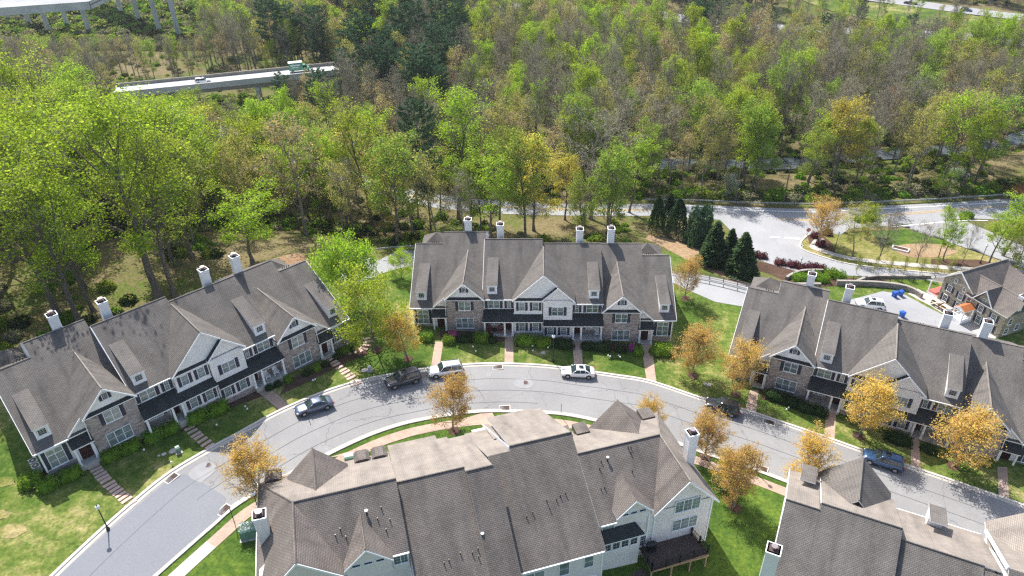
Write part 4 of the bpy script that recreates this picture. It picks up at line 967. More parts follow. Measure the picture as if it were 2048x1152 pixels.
def decid(seed, H=18, r=.28, clear=.3, nl=11, a0=62, a1=22, wid=4.5, ns=5, nt=4, leaves=9, size=.34, sig=.5, leaf=('leaf_lime',), bark='bark', twigr=.022, up=.12, vase=False, top=.93, fine=0, low=0.0):
    """returns (wood mesh, leaf mesh or None)"""
    rn = random.Random(seed); mb = MB(); tips = []
    tr, rad = branch(rn, Vector((0, 0, -.3)), Vector((0, 0, 1)), H * top, r, r * .16, 9, .10, .10)
    rad[0] = r * 1.5
    if vase:
        tr, rad = branch(rn, Vector((0, 0, -.3)), Vector((0, 0, 1)), H * clear * 1.1, r, r * .7, 3, .1, .05)
    mb.tube(tr, rad, bark, 6, False)
    limbs = []
    for i in range(nl):
        t = clear + (1 - clear) * (i + rn.uniform(0, .6)) / nl
        az = i * 2.4 + rn.uniform(-.4, .4)
        if vase: p, d = along(tr, rn.uniform(.75, 1)); th = R(rn.uniform(8, a0)); L = H * (1 - clear) * (1.0 - .12 * (th / R(a0))) * rn.uniform(.85, 1.02)
        else:
            p, d = along(tr, min(.97, t)); q = (t - clear) / (1 - clear); th = R(a0 + (a1 - a0) * q + rn.uniform(-8, 8)); L = wid / max(.5, math.sin(th + .15)) * (.62 + .75 * math.sin(math.pi * min(1, q * .85 + .18))) * rn.uniform(.75, 1.05)
        dd = Vector((math.cos(az) * math.sin(th), math.sin(az) * math.sin(th), math.cos(th)))
        rr = r * (.42 if not vase else .45) * (1.15 - .6 * t)
        pts, rd = branch(rn, p, dd, L, rr, rr * .18, 5, up, .14); mb.tube(pts, rd, bark, 4, False); limbs.append((pts, rr, L))
        tips.append(pts[-1])
    for pts, rr, L in limbs:
        for j in range(ns):
            t = .25 + .75 * (j + rn.random()) / ns; p, d = along(pts, min(.98, t)); sd = rot_dir(d, R(rn.uniform(28, 58)), rn.uniform(0, 6.28)); sl_ = L * (.55 - .3 * t) * rn.uniform(.7, 1.2)
            sp, sr = branch(rn, p, sd, sl_, rr * .35 * (1.1 - t * .6), twigr, 3, up, .18); mb.tube(sp, sr, bark, 3, False); tips.append(sp[-1])
            for k in range(nt):
                p2, d2 = along(sp, rn.uniform(.3, 1)); td = rot_dir(d2, R(rn.uniform(20, 60)), rn.uniform(0, 6.28)); tl = rn.uniform(.55, 1.2) * L * .16 + .25
                tp, trd = branch(rn, p2, td, tl, twigr, twigr * .5, 2, up, .15); mb.tube(tp, trd, 'twig' if bark != 'bark_grey' or fine else bark, 3, False); tips.append(tp[-1]); tips.append(tp[1])
                for _ in range(fine):
                    p3, d3 = along(tp, rn.uniform(.2, 1)); mb.tube([p3, p3 + rot_dir(d3, R(rn.uniform(20, 60)), rn.uniform(0, 6.28)) * rn.uniform(.4, .9)], [twigr * .6, twigr * .3], 'twig', 3, False)
    wood = mb.mesh('trunk', uv=False); crown = None
    if leaves:
        T_ = np.array([tuple(t) for t in tips]); g = np.random.default_rng(seed)
        n = int(len(T_) * leaves); idx = g.integers(0, len(T_), n); C = T_[idx] + g.normal(size=(n, 3)) * sig * np.array((1, 1, .75))
        if low: C = np.concatenate([C, np.stack([g.normal(size=low) * .5 * (1 + g.random(low)), g.normal(size=low) * .5, g.uniform(H * .08, H * clear * 1.1, low)], 1)])
        crown = leaf_mesh('crown', C, size, leaf, seed)
    return wood, crown
def conif(seed, H, r, w, kind):
    rn = random.Random(seed); mb = MB(); g = np.random.default_rng(seed); C = []; Dd = []
    tr, rad = branch(rn, Vector((0, 0, -.3)), Vector((0, 0, 1)), H * .99, r, .03, 8, .2, .04 if kind != 'pine' else .07); mb.tube(tr, rad, 'bark', 6, False)
    if kind == 'arb':
        n = 3200; t = g.random(n) ** .8; z = .03 + t * .97; rr = w * np.sqrt(np.clip(np.sin(np.pi * (1 - z) ** .75 * .62), 0, 1)) * (1 - z) ** .35; an = g.random(n) * 6.283; q = rr * np.sqrt(g.uniform(.55, 1.05, n))
        lump = 1 + .12 * np.sin(an * 5 + z * 9) + .1 * np.sin(an * 9 - z * 14)
        C = np.stack([q * lump * np.cos(an), q * lump * np.sin(an), z * H + .05], 1); Dd = np.stack([np.cos(an) * .5, np.sin(an) * .5, np.ones(n)], 1)
        return mb.mesh('trunk', uv=False), leaf_mesh('crown', C, .38, ('needle_spruce',), seed, dirs=Dd)
    z0 = .06 if kind == 'spruce' else .28; nw = 26 if kind == 'spruce' else 15
    for i in range(nw):
        t = z0 + (1 - z0) * (i / nw) ** (.9 if kind == 'spruce' else 1); q = 1 - (t - z0) / (1 - z0)
        L0 = w * (q ** .85 if kind == 'spruce' else (.35 + .75 * math.sin(math.pi * min(1, q * .75 + .12)))) + .15
        for k in range(9 if kind == 'spruce' else 5):
            az = k * 6.283 / (9 if kind == 'spruce' else 5) + i * 1.1 + rn.uniform(-.3, .3); L = L0 * rn.uniform(.75, 1.1)
            if kind == 'pine' and rn.random() < .18: continue
            d = Vector((math.cos(az), math.sin(az), -.18 if kind == 'spruce' else .12)).normalized(); p, _ = along(tr, t)
            pts, rd = branch(rn, p, d, L, .05 * q + .02, .012, 4, -.01 if kind == 'spruce' else .06, .08); mb.tube(pts, rd, 'bark', 3, False)
            m = int(L * (26 if kind == 'spruce' else 22))
            for _ in range(m):
                tt = rn.uniform(.2, 1.03) ** .8; c, dd = along(pts, min(1, tt)); side = Vector((-math.sin(az), math.cos(az), 0)) * rn.gauss(0, 1) * L * .17 * (1.1 - tt * .5)
                c = c + side + Vector((0, 0, rn.gauss(0, .10 if kind == 'spruce' else .16) - (.12 if kind == 'spruce' else -.05))); C.append(tuple(c)); Dd.append((d.x + side.x * .5, d.y + side.y * .5, -.1 if kind == 'spruce' else .3))
    return mb.mesh('trunk', uv=False), leaf_mesh('crown', C, .42 if kind == 'spruce' else .5, ('needle_spruce' if kind == 'spruce' else 'needle_pine',), seed, dirs=Dd, elong=1.25, asp=.7)
def bush(seed, rx, ry, rz, n, size, leaf, box=.0, core=.78):
    """rounded or clipped shrub: leaves over a dark inner mass, short stems below"""
    g = np.random.default_rng(seed); mb = MB(); rn = random.Random(seed)
    d = g.normal(size=(n, 3)); d /= np.linalg.norm(d, axis=1)[:, None]; d[:, 2] = np.abs(d[:, 2]) * 1.05 - .1
    if box: p = 2 + 6 * box; k = (np.abs(d) ** p).sum(1) ** (1 / p); d = d / k[:, None]
    lump = 1 + .10 * np.sin(d[:, 0] * 7 + seed) + .08 * np.sin(d[:, 1] * 9 + 1) + .06 * np.sin(d[:, 2] * 11)
    rr = (g.uniform(.80, 1.04, n) * lump)[:, None]; C = d * rr * np.array((rx, ry, rz)); C[:, 2] = np.maximum(C[:, 2], .03)
    crown = leaf_mesh('foliage', C, size, leaf, seed)
    for k in range(5): a = k * 1.256; mb.tube([(math.cos(a) * rx * .15, math.sin(a) * ry * .15, -.15), (math.cos(a) * rx * .5, math.sin(a) * ry * .5, rz * .6)], [.03, .015], 'twig', 3, False)
    bm = bmesh.new(); bmesh.ops.create_icosphere(bm, subdivisions=2, radius=1)
    b = len(mb.v)
    for v in bm.verts:
        q = v.co.copy(); z = max(-.02, q.z)
        if box: p = 2 + 6 * box; k = (abs(q.x) ** p + abs(q.y) ** p + abs(q.z) ** p) ** (1 / p); q = q / k
        mb.v.append((q.x * rx * core, q.y * ry * core, max(-.02, q.z) * rz * core))
    k = mb.mi(leaf[0])
    for f in bm.faces: mb.f.append(tuple(b + v.index for v in f.verts)); mb.m.append(k)
    bm.free()
    return mb.mesh('stems', uv=False), crown

BR = dict(bark='bark')
KIND = {}
def reg(k, H, W, *pairs):
    # measure each variant so that heights and widths asked for are met
    vs_ = []
    for wd_, cr_ in pairs:
        n = [0, 0]; pts_ = []
        for m_ in (wd_, cr_):
            if m_ is None: continue
            a = np.zeros(len(m_.vertices) * 3); m_.vertices.foreach_get('co', a); pts_.append(a.reshape(-1, 3))
        a = np.concatenate(pts_[-1:] if k not in ('bare', 'sycamore', 'young') else pts_)
        vs_.append((wd_, cr_, float(np.percentile(a[:, 2], 99.6)), 2 * float(np.percentile(np.hypot(a[:, 0], a[:, 1]), 96))))
    KIND[k] = (H, W, vs_)
# natural height, natural crown width, variants
reg('maple', 22, 13, *[decid(11 + i, 22, .36, .34, 13, 48, 12, 4.8, 6, 6, 5.6, .28, .40, ('leaf_lime', 'leaf_green')) for i in range(3)])
reg('lime', 18, 8.5, *[decid(31 + i, 18, .24, .32, 11, 50, 18, 3.4, 6, 5, 7, .26, .36, ('leaf_lime', 'leaf_green')) for i in range(3)])
reg('green', 17, 8.5, *[decid(41 + i, 17, .24, .28, 11, 58, 22, 3.5, 6, 5, 8, .27, .42, ('leaf_green', 'leaf_olive')) for i in range(2)])
reg('olive', 17, 8, *[decid(51 + i, 17, .22, .30, 11, 52, 20, 3.4, 5, 5, 5, .27, .45, ('leaf_olive', 'leaf_tan'), 'bark_grey') for i in range(2)])
reg('tan', 17, 8, *[decid(61 + i, 17, .22, .32, 12, 50, 18, 3.4, 6, 5, 3.2, .24, .4, ('leaf_tan', 'leaf_orange'), 'bark_grey') for i in range(2)])
reg('bare', 18, 8, *[decid(71 + i, 18, .24, .3, 13, 52, 18, 3.4, 6, 5, 2.2, .20, .4, ('bud_grey',), 'bark_grey', fine=2) for i in range(4)])
reg('sycamore', 19, 10, *[decid(79 + i, 19, .26, .3, 10, 60, 20, 4.2, 5, 4, 1.0, .2, .4, ('bud_grey',), 'bark_grey', fine=2) for i in range(1)])
reg('yellow', 17, 9, *[decid(81 + i, 17, .24, .25, 12, 50, 18, 3.8, 6, 5, 7, .28, .42, ('leaf_yellow', 'leaf_olive')) for i in range(2)])
reg('rust', 11, 8, *[decid(91 + i, 11, .2, .25, 11, 55, 20, 3.0, 5, 5, 5, .26, .4, ('leaf_rust', 'leaf_tan'), 'bark_grey') for i in range(1)])
reg('street', 7, 6, *[decid(101 + i, 7.0, .12, .2, 22, 60, 10, 2.3, 9, 6, 3.8, .125, .16, ('leaf_orange', 'leaf_yellow'), 'bark_grey', .010, .22) for i in range(4)])
reg('vase', 9, 9.5, *[decid(111, 9.0, .17, .16, 16, 50, 20, 3, 8, 6, 7, .26, .32, ('leaf_lime', 'leaf_green'), 'bark', .014, .02, vase=True)])
reg('lowgreen', 8, 9, *[decid(115 + i, 8.0, .16, .2, 12, 68, 25, 3.6, 7, 6, 6, .26, .36, ('leaf_lime', 'leaf_olive'), 'bark', .014, .03) for i in range(2)])
reg('white', 9, 7, *[decid(119, 9, .15, .2, 11, 55, 20, 2.6, 6, 5, 6, .26, .35, ('leaf_white', 'leaf_green'), 'bark_grey')])
reg('sapling', 6, 3.2, *[decid(121 + i, 6, .08, .12, 14, 30, 12, 1.1, 4, 4, 2.5, .16, .2, ('leaf_olive', 'leaf_lime'), 'bark_grey', .010, .1) for i in range(2)])
reg('young', 8, 6, *[decid(125 + i, 8, .12, .18, 13, 42, 16, 2.3, 5, 5, 1.6, .15, .3, ('bud_grey', 'leaf_rust'), 'bark', .014, .12, fine=1) for i in range(2)])
reg('pine', 20, 9, *[conif(131 + i, 20, .26, 4.1, 'pine') for i in range(2)])
reg('spruce', 10, 5.6, *[conif(141 + i, 10, .18, 2.8, 'spruce') for i in range(2)])
reg('arb', 7, 3.2, *[conif(151 + i, 7, .14, 1.55, 'arb') for i in range(1)])
reg('hedge', 1, 2, *[bush(161 + i, 1, 1, 1, 900, .17, ('leaf_hedge',), .35) for i in range(2)])
reg('hedge_dark', 1, 2, *[bush(165 + i, 1, 1, 1, 800, .15, ('leaf_hedge_dark',), .2) for i in range(2)])
reg('bushpine', 1, 2, *[bush(181 + i, 1, 1, 1, 2200, .13, ('needle_pine',), 0, .7) for i in range(1)])
reg('maroon', 1, 2, *[bush(168, 1, 1, 1, 700, .15, ('leaf_maroon',), .1)])
reg('azalea', 1, 2, *[bush(169, 1, 1, 1, 800, .15, ('leaf_azalea', 'leaf_hedge'), 0)])
reg('thicket', 1, 2, *[bush(171 + i, 1, 1, 1, 520, .24, (('leaf_green', 'leaf_olive'), ('leaf_hedge', 'leaf_green'), ('leaf_hedge_dark', 'leaf_olive'), ('bud_grey', 'leaf_hedge'))[i], 0) for i in range(4)])
NT_ = {'n': 0}
def plant(kind, x, y, h=None, wd=None, label='', cat='tree', group=None, var=None, name=None, z=None, ringm=False, names=('trunk', 'crown')):
    H, W, vs_ = KIND[kind]; h = h or H; wd = wd or W * h / H
    wood, crown, H, W = vs_[(NT_['n'] if var is None else var) % len(vs_)]; NT_['n'] += 1
    z = T(x, y) if z is None else z
    nm = name or {'pine': 'pine_tree', 'spruce': 'spruce_tree', 'arb': 'arborvitae'}.get(kind, 'tree')
    o = thing(nm, label, cat, (x, y, z), rng.uniform(0, 6.28), group)
    o.scale = (wd / W, wd / W, h / H)
    link(names[0], wood, o)
    if crown: link(names[1], crown, o)
    return o
def key(kind, base, top, wpx, label, group=None, var=None, ring=False, **k):
    q = G(*base); h = max(1.5, PV(*top, q) - q.z); m = pxm(q + Vector((0, 0, h * .7))); wd = wpx / m
    o = plant(kind, q.x, q.y, h, wd, label, group=group, var=var, z=q.z, **k)
    if ring:
        # a low mound of mulch round the trunk
        n = 12; vv_ = []; r_ = .85
        m2 = MB(); rad_ = [r_ * random.uniform(.85, 1.15) for _ in range(n)]
        P_ = [(rad_[i] * math.cos(2 * math.pi * i / n), rad_[i] * math.sin(2 * math.pi * i / n), .035) for i in range(n)]
        for i in range(n): m2.poly([P_[i], P_[(i + 1) % n], (0, 0, .2)], 'mulch')
        r2 = thing('mulch_ring', 'mulch mound round the foot of ' + ring, 'mulch', (q.x, q.y, q.z), 0); link('mound', m2.mesh('mound', uv=False), r2)
    return o
# street maples, each told apart by what it stands beside
SM = [((815, 718), (806, 628), 88, 'orange street tree beside the dark SUV, between left and middle rows', 'the tree by the dark grey SUV'), ((907, 862), (905, 752), 98, 'orange budding street tree in the planted square above the near roofs', 'the tree in the planted square'),
      ((532, 1000), (528, 880), 124, 'orange street tree at the left corner of the near block', 'the tree at the left corner of the near block'), ((1385, 752), (1383, 658), 100, 'orange street tree on the lawn right of the middle row, left of its pair', 'the left tree of the orange pair'),
      ((1470, 790), (1476, 690), 98, 'orange street tree at the left end of the right row, above the black SUV', 'the tree above the black SUV'), ((1370, 597), (1383, 513), 62, 'small orange tree by the rear drive behind the middle row', 'the small tree by the rear drive'),
      ((1716, 872), (1725, 757), 118, 'orange street tree before the double gable of the right row', 'the tree before the right row gable'), ((1905, 932), (1930, 814), 140, 'broad orange street tree nearest the right edge, before the right row', 'the broad tree nearest the right edge'),
      ((1300, 868), (1298, 792), 66, 'orange street tree whose top shows over the near block tower roof', 'the tree behind the tower roof'), ((1408, 915), (1412, 824), 100, 'orange street tree just right of the white chimney of the near block', 'the tree by the white chimney'),
      ((1468, 1015), (1478, 897), 104, 'yellowing street tree between the two near blocks, beside the grass', 'the tree between the near blocks'), ((1603, 985), (1605, 876), 104, 'orange street tree above the small dormer of the lower right block', 'the tree above the right block dormer')]
for i, (b, t, wp, lb, rl) in enumerate(SM): key('street', b, t, wp * .95, lb, 'orange budding street trees along the court', var=i, ring=rl)
key('street', (1455, 985), (1440, 905), 70, 'smaller yellow green street tree behind the one between the near blocks', var=1)
key('vase', (703, 612), (686, 472), 124, 'rounded lime green tree with many stems at the right end of the left row', ring='the rounded lime tree')
key('lowgreen', (752, 700), (762, 540), 150, 'loose light green tree overlapping the left row end and the orange tree', ring='the loose light green tree', var=0)
key('lowgreen', (803, 556), (800, 500), 52, 'small thin green tree by the rear drive left of the middle row', var=1)
# big trees behind the left row
BIG = [('maple', (120, 640), (60, 240), 250, 'huge lime green tree with a leaning trunk behind the far left house'), ('maple', (318, 600), (235, 185), 300, 'largest lime green tree, tall bare trunk behind the left row chimneys'), ('maple', (348, 592), (345, 265), 190, 'tall lime tree just right of the largest one behind the left row'),
       ('maple', (30, 520), (25, 130), 230, 'lime green tree at the left edge behind the leaning one'), ('maple', (150, 440), (130, 95), 170, 'lime tree whose pointed top rises toward the overpass at left'), ('lime', (505, 525), (470, 385), 150, 'yellow green tree over the bare bank behind the left row'),
       ('tan', (612, 470), (580, 222), 150, 'tall thin tree with orange buds left of centre'), ('tan', (700, 440), (520, 268), 120, 'orange budding tree in the left belt'), ('maple', (745, 455), (715, 198), 130, 'bright green tree between the thin orange tree and the tall pine'),
       ('pine', (862, 462), (822, 195), 84, 'tall dark pine with a bare lower trunk left of the middle row chimneys'), ('maple', (918, 442), (915, 172), 150, 'large spreading green tree behind the left chimneys of the middle row'), ('yellow', (1068, 462), (1080, 262), 110, 'yellow leaved tree behind the middle row'),
       ('yellow', (1130, 440), (1140, 300), 84, 'second yellow tree right of the taller yellow one'), ('sycamore', (1180, 438), (1200, 215), 190, 'big grey leafless tree right of the yellow trees'), ('sycamore', (1165, 448), (1130, 210), 150, 'leafless grey tree leaning left of the big bare one'), ('lime', (1258, 425), (1272, 275), 84, 'lime green tree left of the dark evergreens'),
       ('green', (1000, 455), (1010, 250), 90, 'mid green tree left of the yellow leaved tree'), ('olive', (620, 410), (622, 250), 90, 'olive green tree behind the thin orange one')]
for i, (k, b, t, wp, lb) in enumerate(BIG): key(k, b, t, wp, lb, var=i)
EV = [('arb', (1312, 466), (1311, 392), 30, 'leftmost dark green cone shaped evergreen behind the middle row'), ('arb', (1336, 452), (1334, 388), 24, 'narrow evergreen half hidden behind the two cones'), ('arb', (1352, 472), (1350, 397), 38, 'second dark cone evergreen on the bank, right of the first'),
      ('bushpine', (1396, 486), (1393, 412), 58, 'bluish green bushy pine on the bank behind the cones'), ('spruce', (1426, 528), (1428, 447), 58, 'dark broad spruce on the bank left of the pointed one'), ('spruce', (1456, 520), (1468, 458), 40, 'pointed spruce behind the front right one'), ('spruce', (1478, 548), (1484, 466), 58, 'front right dark spruce beside the entrance road')]
for i, (k, b, t, wp, lb) in enumerate(EV): key(k, b, t, wp * 1.12, lb, var=i, group='evergreens on the bank')
CO = [('street', (1636, 482), (1637, 394), 76, 'round yellow tree on the corner island beside the stop sign'), ('olive', (1706, 512), (1705, 415), 84, 'olive green tree right of the yellow tree on the corner island'), ('young', (1757, 520), (1795, 420), 62, 'leafless leaning tree on the corner lawn, left of its pair'), ('young', (1833, 525), (1852, 440), 58, 'second leafless tree on the corner lawn'),
      ('lime', (1875, 522), (1880, 415), 44, 'lime tree with twin stems on the corner lawn'), ('lime', (1885, 522), (1908, 440), 56, 'lime tree leaning right beside the twin stemmed one'), ('lowgreen', (1735, 470), (1745, 405), 50, 'bright green low tree by the traffic island'), ('young', (1925, 526), (1948, 440), 34, 'thin reddish tree left of the lamp by the stone house'),
      ('lime', (1977, 528), (1990, 420), 70, 'lime tree behind the stone house roof'), ('lime', (2005, 512), (2010, 395), 90, 'broad lime tree at the right edge above the stone house'), ('lowgreen', (2035, 530), (2042, 430), 80, 'pale green tree cut by the right edge above the stone house'), ('young', (2020, 535), (2030, 470), 50, 'bare branching tree beside the stone house chimney'), ('rust', (2030, 400), (2015, 372), 60, 'rust coloured small tree by the road at the right edge')]
for i, (k, b, t, wp, lb) in enumerate(CO): key(k, b, t, wp, lb, var=i)
for k_, (bx, by) in enumerate([(1712, 548), (1745, 552), (1776, 551), (1806, 553), (1838, 554), (1868, 552), (1895, 556)]): key('sapling', (bx, by), (bx + 4, by - 40), 15, 'slender row tree along the entrance road fence, pale spring leaves', 'row of slender trees along the entrance road', var=k_)
key('white', (1460, 395), (1460, 345), 34, 'white blossoming tree by the road below the power lines'); key('white', (1912, 365), (1910, 335), 36, 'white blossoming tree near the guardrail at right'); key('green', (1875, 395), (1873, 335), 48, 'dense bright green small tree by the guardrail at right')
# shrubs and hedges
def hed(kind, a, h, w, d, label, yaw=0., group=None, name='shrub'):
    q = G(*a); wood, crown = KIND[kind][2][NT_['n'] % len(KIND[kind][2])][:2]; NT_['n'] += 1
    o = thing(name, label, 'shrub', (q.x, q.y, q.z + .02), yaw, group); o.scale = (w / 2, d / 2, h); link('stems', wood, o); link('foliage', crown, o)
yL, yC, yR = .76, -.039, -.46
HL = [('hedge', (62, 958), 1.2, 2.2, 1.8, 'bright green shrub at the outer corner of the leftmost house', yL), ('hedge', (95, 965), 1.1, 2.2, 1.5, 'hedge under the left end window, second from the corner', yL), ('hedge', (138, 945), 1.1, 2.4, 1.4, 'hedge under the left end window, nearest the porch', yL),
      ('hedge', (222, 905), 1.2, 2.4, 1.4, 'clipped hedge before the left stone bay, nearest the first path', yL), ('hedge', (258, 890), 1.2, 2.4, 1.4, 'clipped hedge before the left stone bay, further from the path', yL), ('hedge', (305, 868), 1.2, 2.2, 1.5, 'clipped hedge by the second porch, left half', yL), ('hedge', (337, 853), 1.2, 2.2, 1.5, 'clipped hedge by the second porch, right half', yL),
      ('hedge', (392, 830), 1.3, 2.6, 1.6, 'long clipped hedge under the double gable of the left row, left half', yL), ('hedge', (432, 814), 1.3, 2.6, 1.6, 'long clipped hedge under the double gable of the left row, right half', yL), ('hedge_dark', (535, 768), .7, .9, .9, 'small shrub by the rocking chair porch', yL), ('hedge_dark', (552, 760), .7, .9, .9, 'low shrub before the rocking chair porch, second in line', yL),
      ('hedge', (573, 752), .8, 1.0, 1.0, 'round shrub at the post of the rocking chair porch', yL), ('hedge_dark', (610, 738), .7, 1.0, .9, 'dark low shrub before the right stone bay of the left row', yL), ('hedge', (630, 730), .8, 1.0, .9, 'round shrub in the middle of the right stone bay', yL), ('hedge_dark', (648, 720), .7, 1.0, .9, 'dark low shrub nearest the right entry of the left row', yL),
      ('hedge_dark', (670, 705), .7, 1.0, .8, 'dark low shrub right of the right entry', yL), ('hedge', (688, 695), .8, 1.1, .9, 'green shrub under the right end window of the left row', yL), ('hedge_dark', (700, 690), .7, 1.0, .8, 'dark low shrub at the right end wall of the left row', yL),
      ('hedge', (853, 672), 1.1, 1.8, 1.5, 'green hedge left of the first walk of the middle row', yC), ('hedge', (898, 678), 1.0, 1.7, 1.3, 'hedge right of the first walk, beside the pink azalea', yC), ('azalea', (906, 668), 1.25, 1.5, 1.2, 'pink flowering azalea by the first walk of the middle row', yC), ('hedge_dark', (930, 674), .95, 2.2, 1.2, 'dark hedge under the left stone bay of the middle row', yC), ('hedge', (962, 674), 1.3, 2.1, 1.4, 'square clipped bright hedge left of the red chairs', yC), ('hedge_dark', (984, 676), .9, 1.2, 1.0, 'small dark round shrub before the red chairs', yC),
      ('hedge', (1051, 680), 1.3, 2.6, 1.7, 'bright hedge under the double gable, left of its pair', yC), ('hedge', (1086, 684), 1.3, 2.3, 1.6, 'bright hedge under the double gable, right of its pair', yC), ('hedge_dark', (1124, 686), 1.2, 2.9, 1.5, 'dark hedge left of the third walk of the middle row', yC), ('hedge_dark', (1173, 689), 1.1, 1.5, 1.3, 'dark round shrub right of the third walk', yC), ('hedge_dark', (1202, 692), 1.2, 2.4, 1.4, 'dark wide hedge before the white porch bench', yC), ('hedge_dark', (1240, 694), .95, 1.4, 1.2, 'dark shrub under the right stone bay of the middle row', yC),
      ('azalea', (1264, 692), 1.15, 1.0, .9, 'small pink azalea by the fourth walk of the middle row', yC), ('hedge', (1277, 700), 1.05, 1.4, 1.3, 'green round shrub left of the fourth walk', yC), ('hedge', (1322, 700), 1.5, 3.0, 2.0, 'large green hedge at the right end of the middle row', yC),
      ('hedge_dark', (1548, 790), 1.3, 2.7, 1.7, 'dark hedge under the stone bay of the right row, left of its pair', yR), ('hedge_dark', (1578, 800), 1.2, 2.2, 1.6, 'dark hedge under the stone bay of the right row, right part', yR), ('hedge_dark', (1610, 812), 1.2, 2.6, 1.6, 'dark hedge before the first porch of the right row', yR), ('hedge_dark', (1636, 820), 1.2, 2.0, 1.5, 'dark shrub next to the second walk of the right row', yR), ('hedge_dark', (1795, 876), 1.3, 2.8, 1.7, 'dark hedge left of the third walk of the right row', yR), ('hedge_dark', (1856, 895), 1.1, 1.6, 1.4, 'dark shrub right of the third walk of the right row', yR)]
for k, a, h, w_, d_, lb, yw in HL: hed(k, (a[0] + (4 if a[0] < 760 else 0), a[1] + (11 if a[0] < 760 else 8)), h * 1.15, w_ * 1.12, d_ * 1.1, lb, yw, 'foundation shrubs')
MA = [(1508, 513, 'first'), (1523, 516, 'second'), (1560, 529, 'third'), (1585, 533, 'fourth'), (1603, 538, 'fifth'), (1624, 537, 'sixth'), (1640, 540, 'seventh')]
for a, b_, n_ in MA: hed('maroon', (a, b_), 1.2, 2.4, 2.0, f'dark maroon shrub along the entrance road, {n_} from the spruces', 0, 'maroon shrubs at the entrance')
for a, b_, lb in ((1598, 560, 'green mound shrub left of the chimney behind the right row'), (1628, 556, 'green mound shrub in the entrance bed, leftmost of four'), (1643, 562, 'green mound shrub in the entrance bed, second of four'), (1662, 552, 'green mound shrub in the entrance bed, third of four'), (1676, 556, 'green and brown mound shrub at the right of the entrance bed'), (1720, 442, 'round green shrub on the small traffic island'), (1738, 440, 'green shrub right half of the small traffic island'), (1932, 435, 'low green shrub on the far traffic island')):
    hed('hedge', (a, b_), 1.3, 2.6, 2.2, lb, 0, 'mound shrubs by the entrance')
for a, b_, lb in ((1630, 475, 'dark red shrub at the foot of the yellow corner tree'), (1640, 492, 'maroon shrub below the yellow corner tree'), (1655, 470, 'maroon shrub right of the corner tree')): hed('maroon', (a, b_), 1.3, 2.0, 1.8, lb)
# ---------------------------------------------------------------- the woods
def Qp(x, y, z):
    c = ROT.transposed() @ Vector((x, y, z - CAM_H)); return 1024 + F_PX * c.x / c.z, 576 + F_PX * c.y / c.z
roadC = [((a[0] + b[0]) / 2, (a[1] + b[1]) / 2) for a, b in zip(resample(px(262, 215, 330, 235, 420, 252, 520, 285, 640, 330, 760, 378, 880, 404, 1000, 415, 1130, 419, 1300, 424), 4)[:-1], resample(px(262, 215, 330, 235, 420, 252, 520, 285, 640, 330, 760, 378, 880, 404, 1000, 415, 1130, 419, 1300, 424), 4)[1:])]
B1 = [(-125.5, 204), (-64, 239)]
def clear(x, y):
    vL = (x + 37.34) * -.689 + (y - 69.02) * .725
    if x < -38 and vL < 25: return True
    if y < 100: return x > -42
    if pseg(x, y, roadC) < 6.8: return True
    if x > 24 and y < 144.5: return True
    if -45 < x < 30 and y < 117: return True
    if x > 20 and y < 123: return True
    if -50 < x < -20 and y < 112: return True
    if pseg(x, y, B1) < 7.5: return True
    if pseg(x, y, CREEK) < 1.5: return True
    a_, b_ = Qp(x, y, T(x, y))
    if y > 170 and -80 < a_ < 400 and b_ < 74: return True
    if 170 < y < 245 and a_ > 170 and (pseg(x - 3, y + 13, B1) < 11 or pseg(x - 6, y + 26, B1) < 10 or pseg(x + 2, y + 8, B1) < 10): return True
    if 150 < y < 166 and (60 < x < 70) and hsh(x * 4, y * 4) > .1: return True
    if y > 230:
        h1 = [hw[i] for i in range(0, len(hw), 3)]; h2 = [hw2[i] for i in range(0, len(hw2), 3)]
        if pseg(x, y, h1) < 9 or pseg(x, y, h2) < 16: return True
        if x > 60 and pseg(x - 1, y + 20, h1) < 14 and hsh(x * 3, y * 3) > -.3: return True
        if x > 100 and (pseg(x - 2, y + 26, h2) < 20 or pseg(x - 2, y + 12, h2) < 20): return True
    return False
hsh = lambda x, y, s=0: (math.sin(x * .043 + s) + math.sin(y * .057 + s * 2.1) + math.sin((x + y) * .031 + s * .7)) / 3
def pick(x, y, u):
    a, b = Qp(x, y, T(x, y))
    def ch(*ws):
        tot = sum(w for _, w in ws); q = u * tot
        for k, w in ws:
            q -= w
            if q <= 0: return k
        return ws[-1][0]
    south = y < 168 and (pseg(x, y, roadC) > 8 and y < 150 or x < -40)
    if south and a < 430: return ch(('maple', 58), ('lime', 24), ('green', 10), ('olive', 8))
    if south: return ch(('green', 26), ('lime', 24), ('olive', 22), ('tan', 8), ('bare', 10), ('yellow', 8))
    if 560 < a < 930 and b < 310: return ch(('pine', 38), ('bare', 32), ('tan', 12), ('lime', 14), ('olive', 12))
    if (1300 < a < 1560 and b < 130) or (1640 < a < 2048 and b < 150): return ch(('pine', 20), ('bare', 42), ('olive', 14), ('lime', 12), ('tan', 10))
    if a < 700 and b < 190: return ch(('bare', 48), ('olive', 20), ('green', 14), ('lime', 8), ('pine', 1), ('rust', 3), ('tan', 8))
    if y < 160: return ch(('green', 26), ('lime', 12), ('olive', 24), ('bare', 26), ('tan', 12))
    k = hsh(x, y)
    if k > .4: return ch(('lime', 24), ('olive', 24), ('bare', 40), ('green', 6), ('tan', 8))
    return ch(('bare', 58), ('tan', 7), ('olive', 15), ('lime', 13), ('green', 6), ('sycamore', 3), ('rust', 1))
KEYS = [(q_.x, q_.y) for q_ in (G(*b_[1]) for b_ in BIG)]; KPX = [((b_[1][0] + b_[2][0]) / 2, G(*b_[1]).y) for b_ in BIG if b_[1][0] > 580]
rf = random.Random(3); spots = []
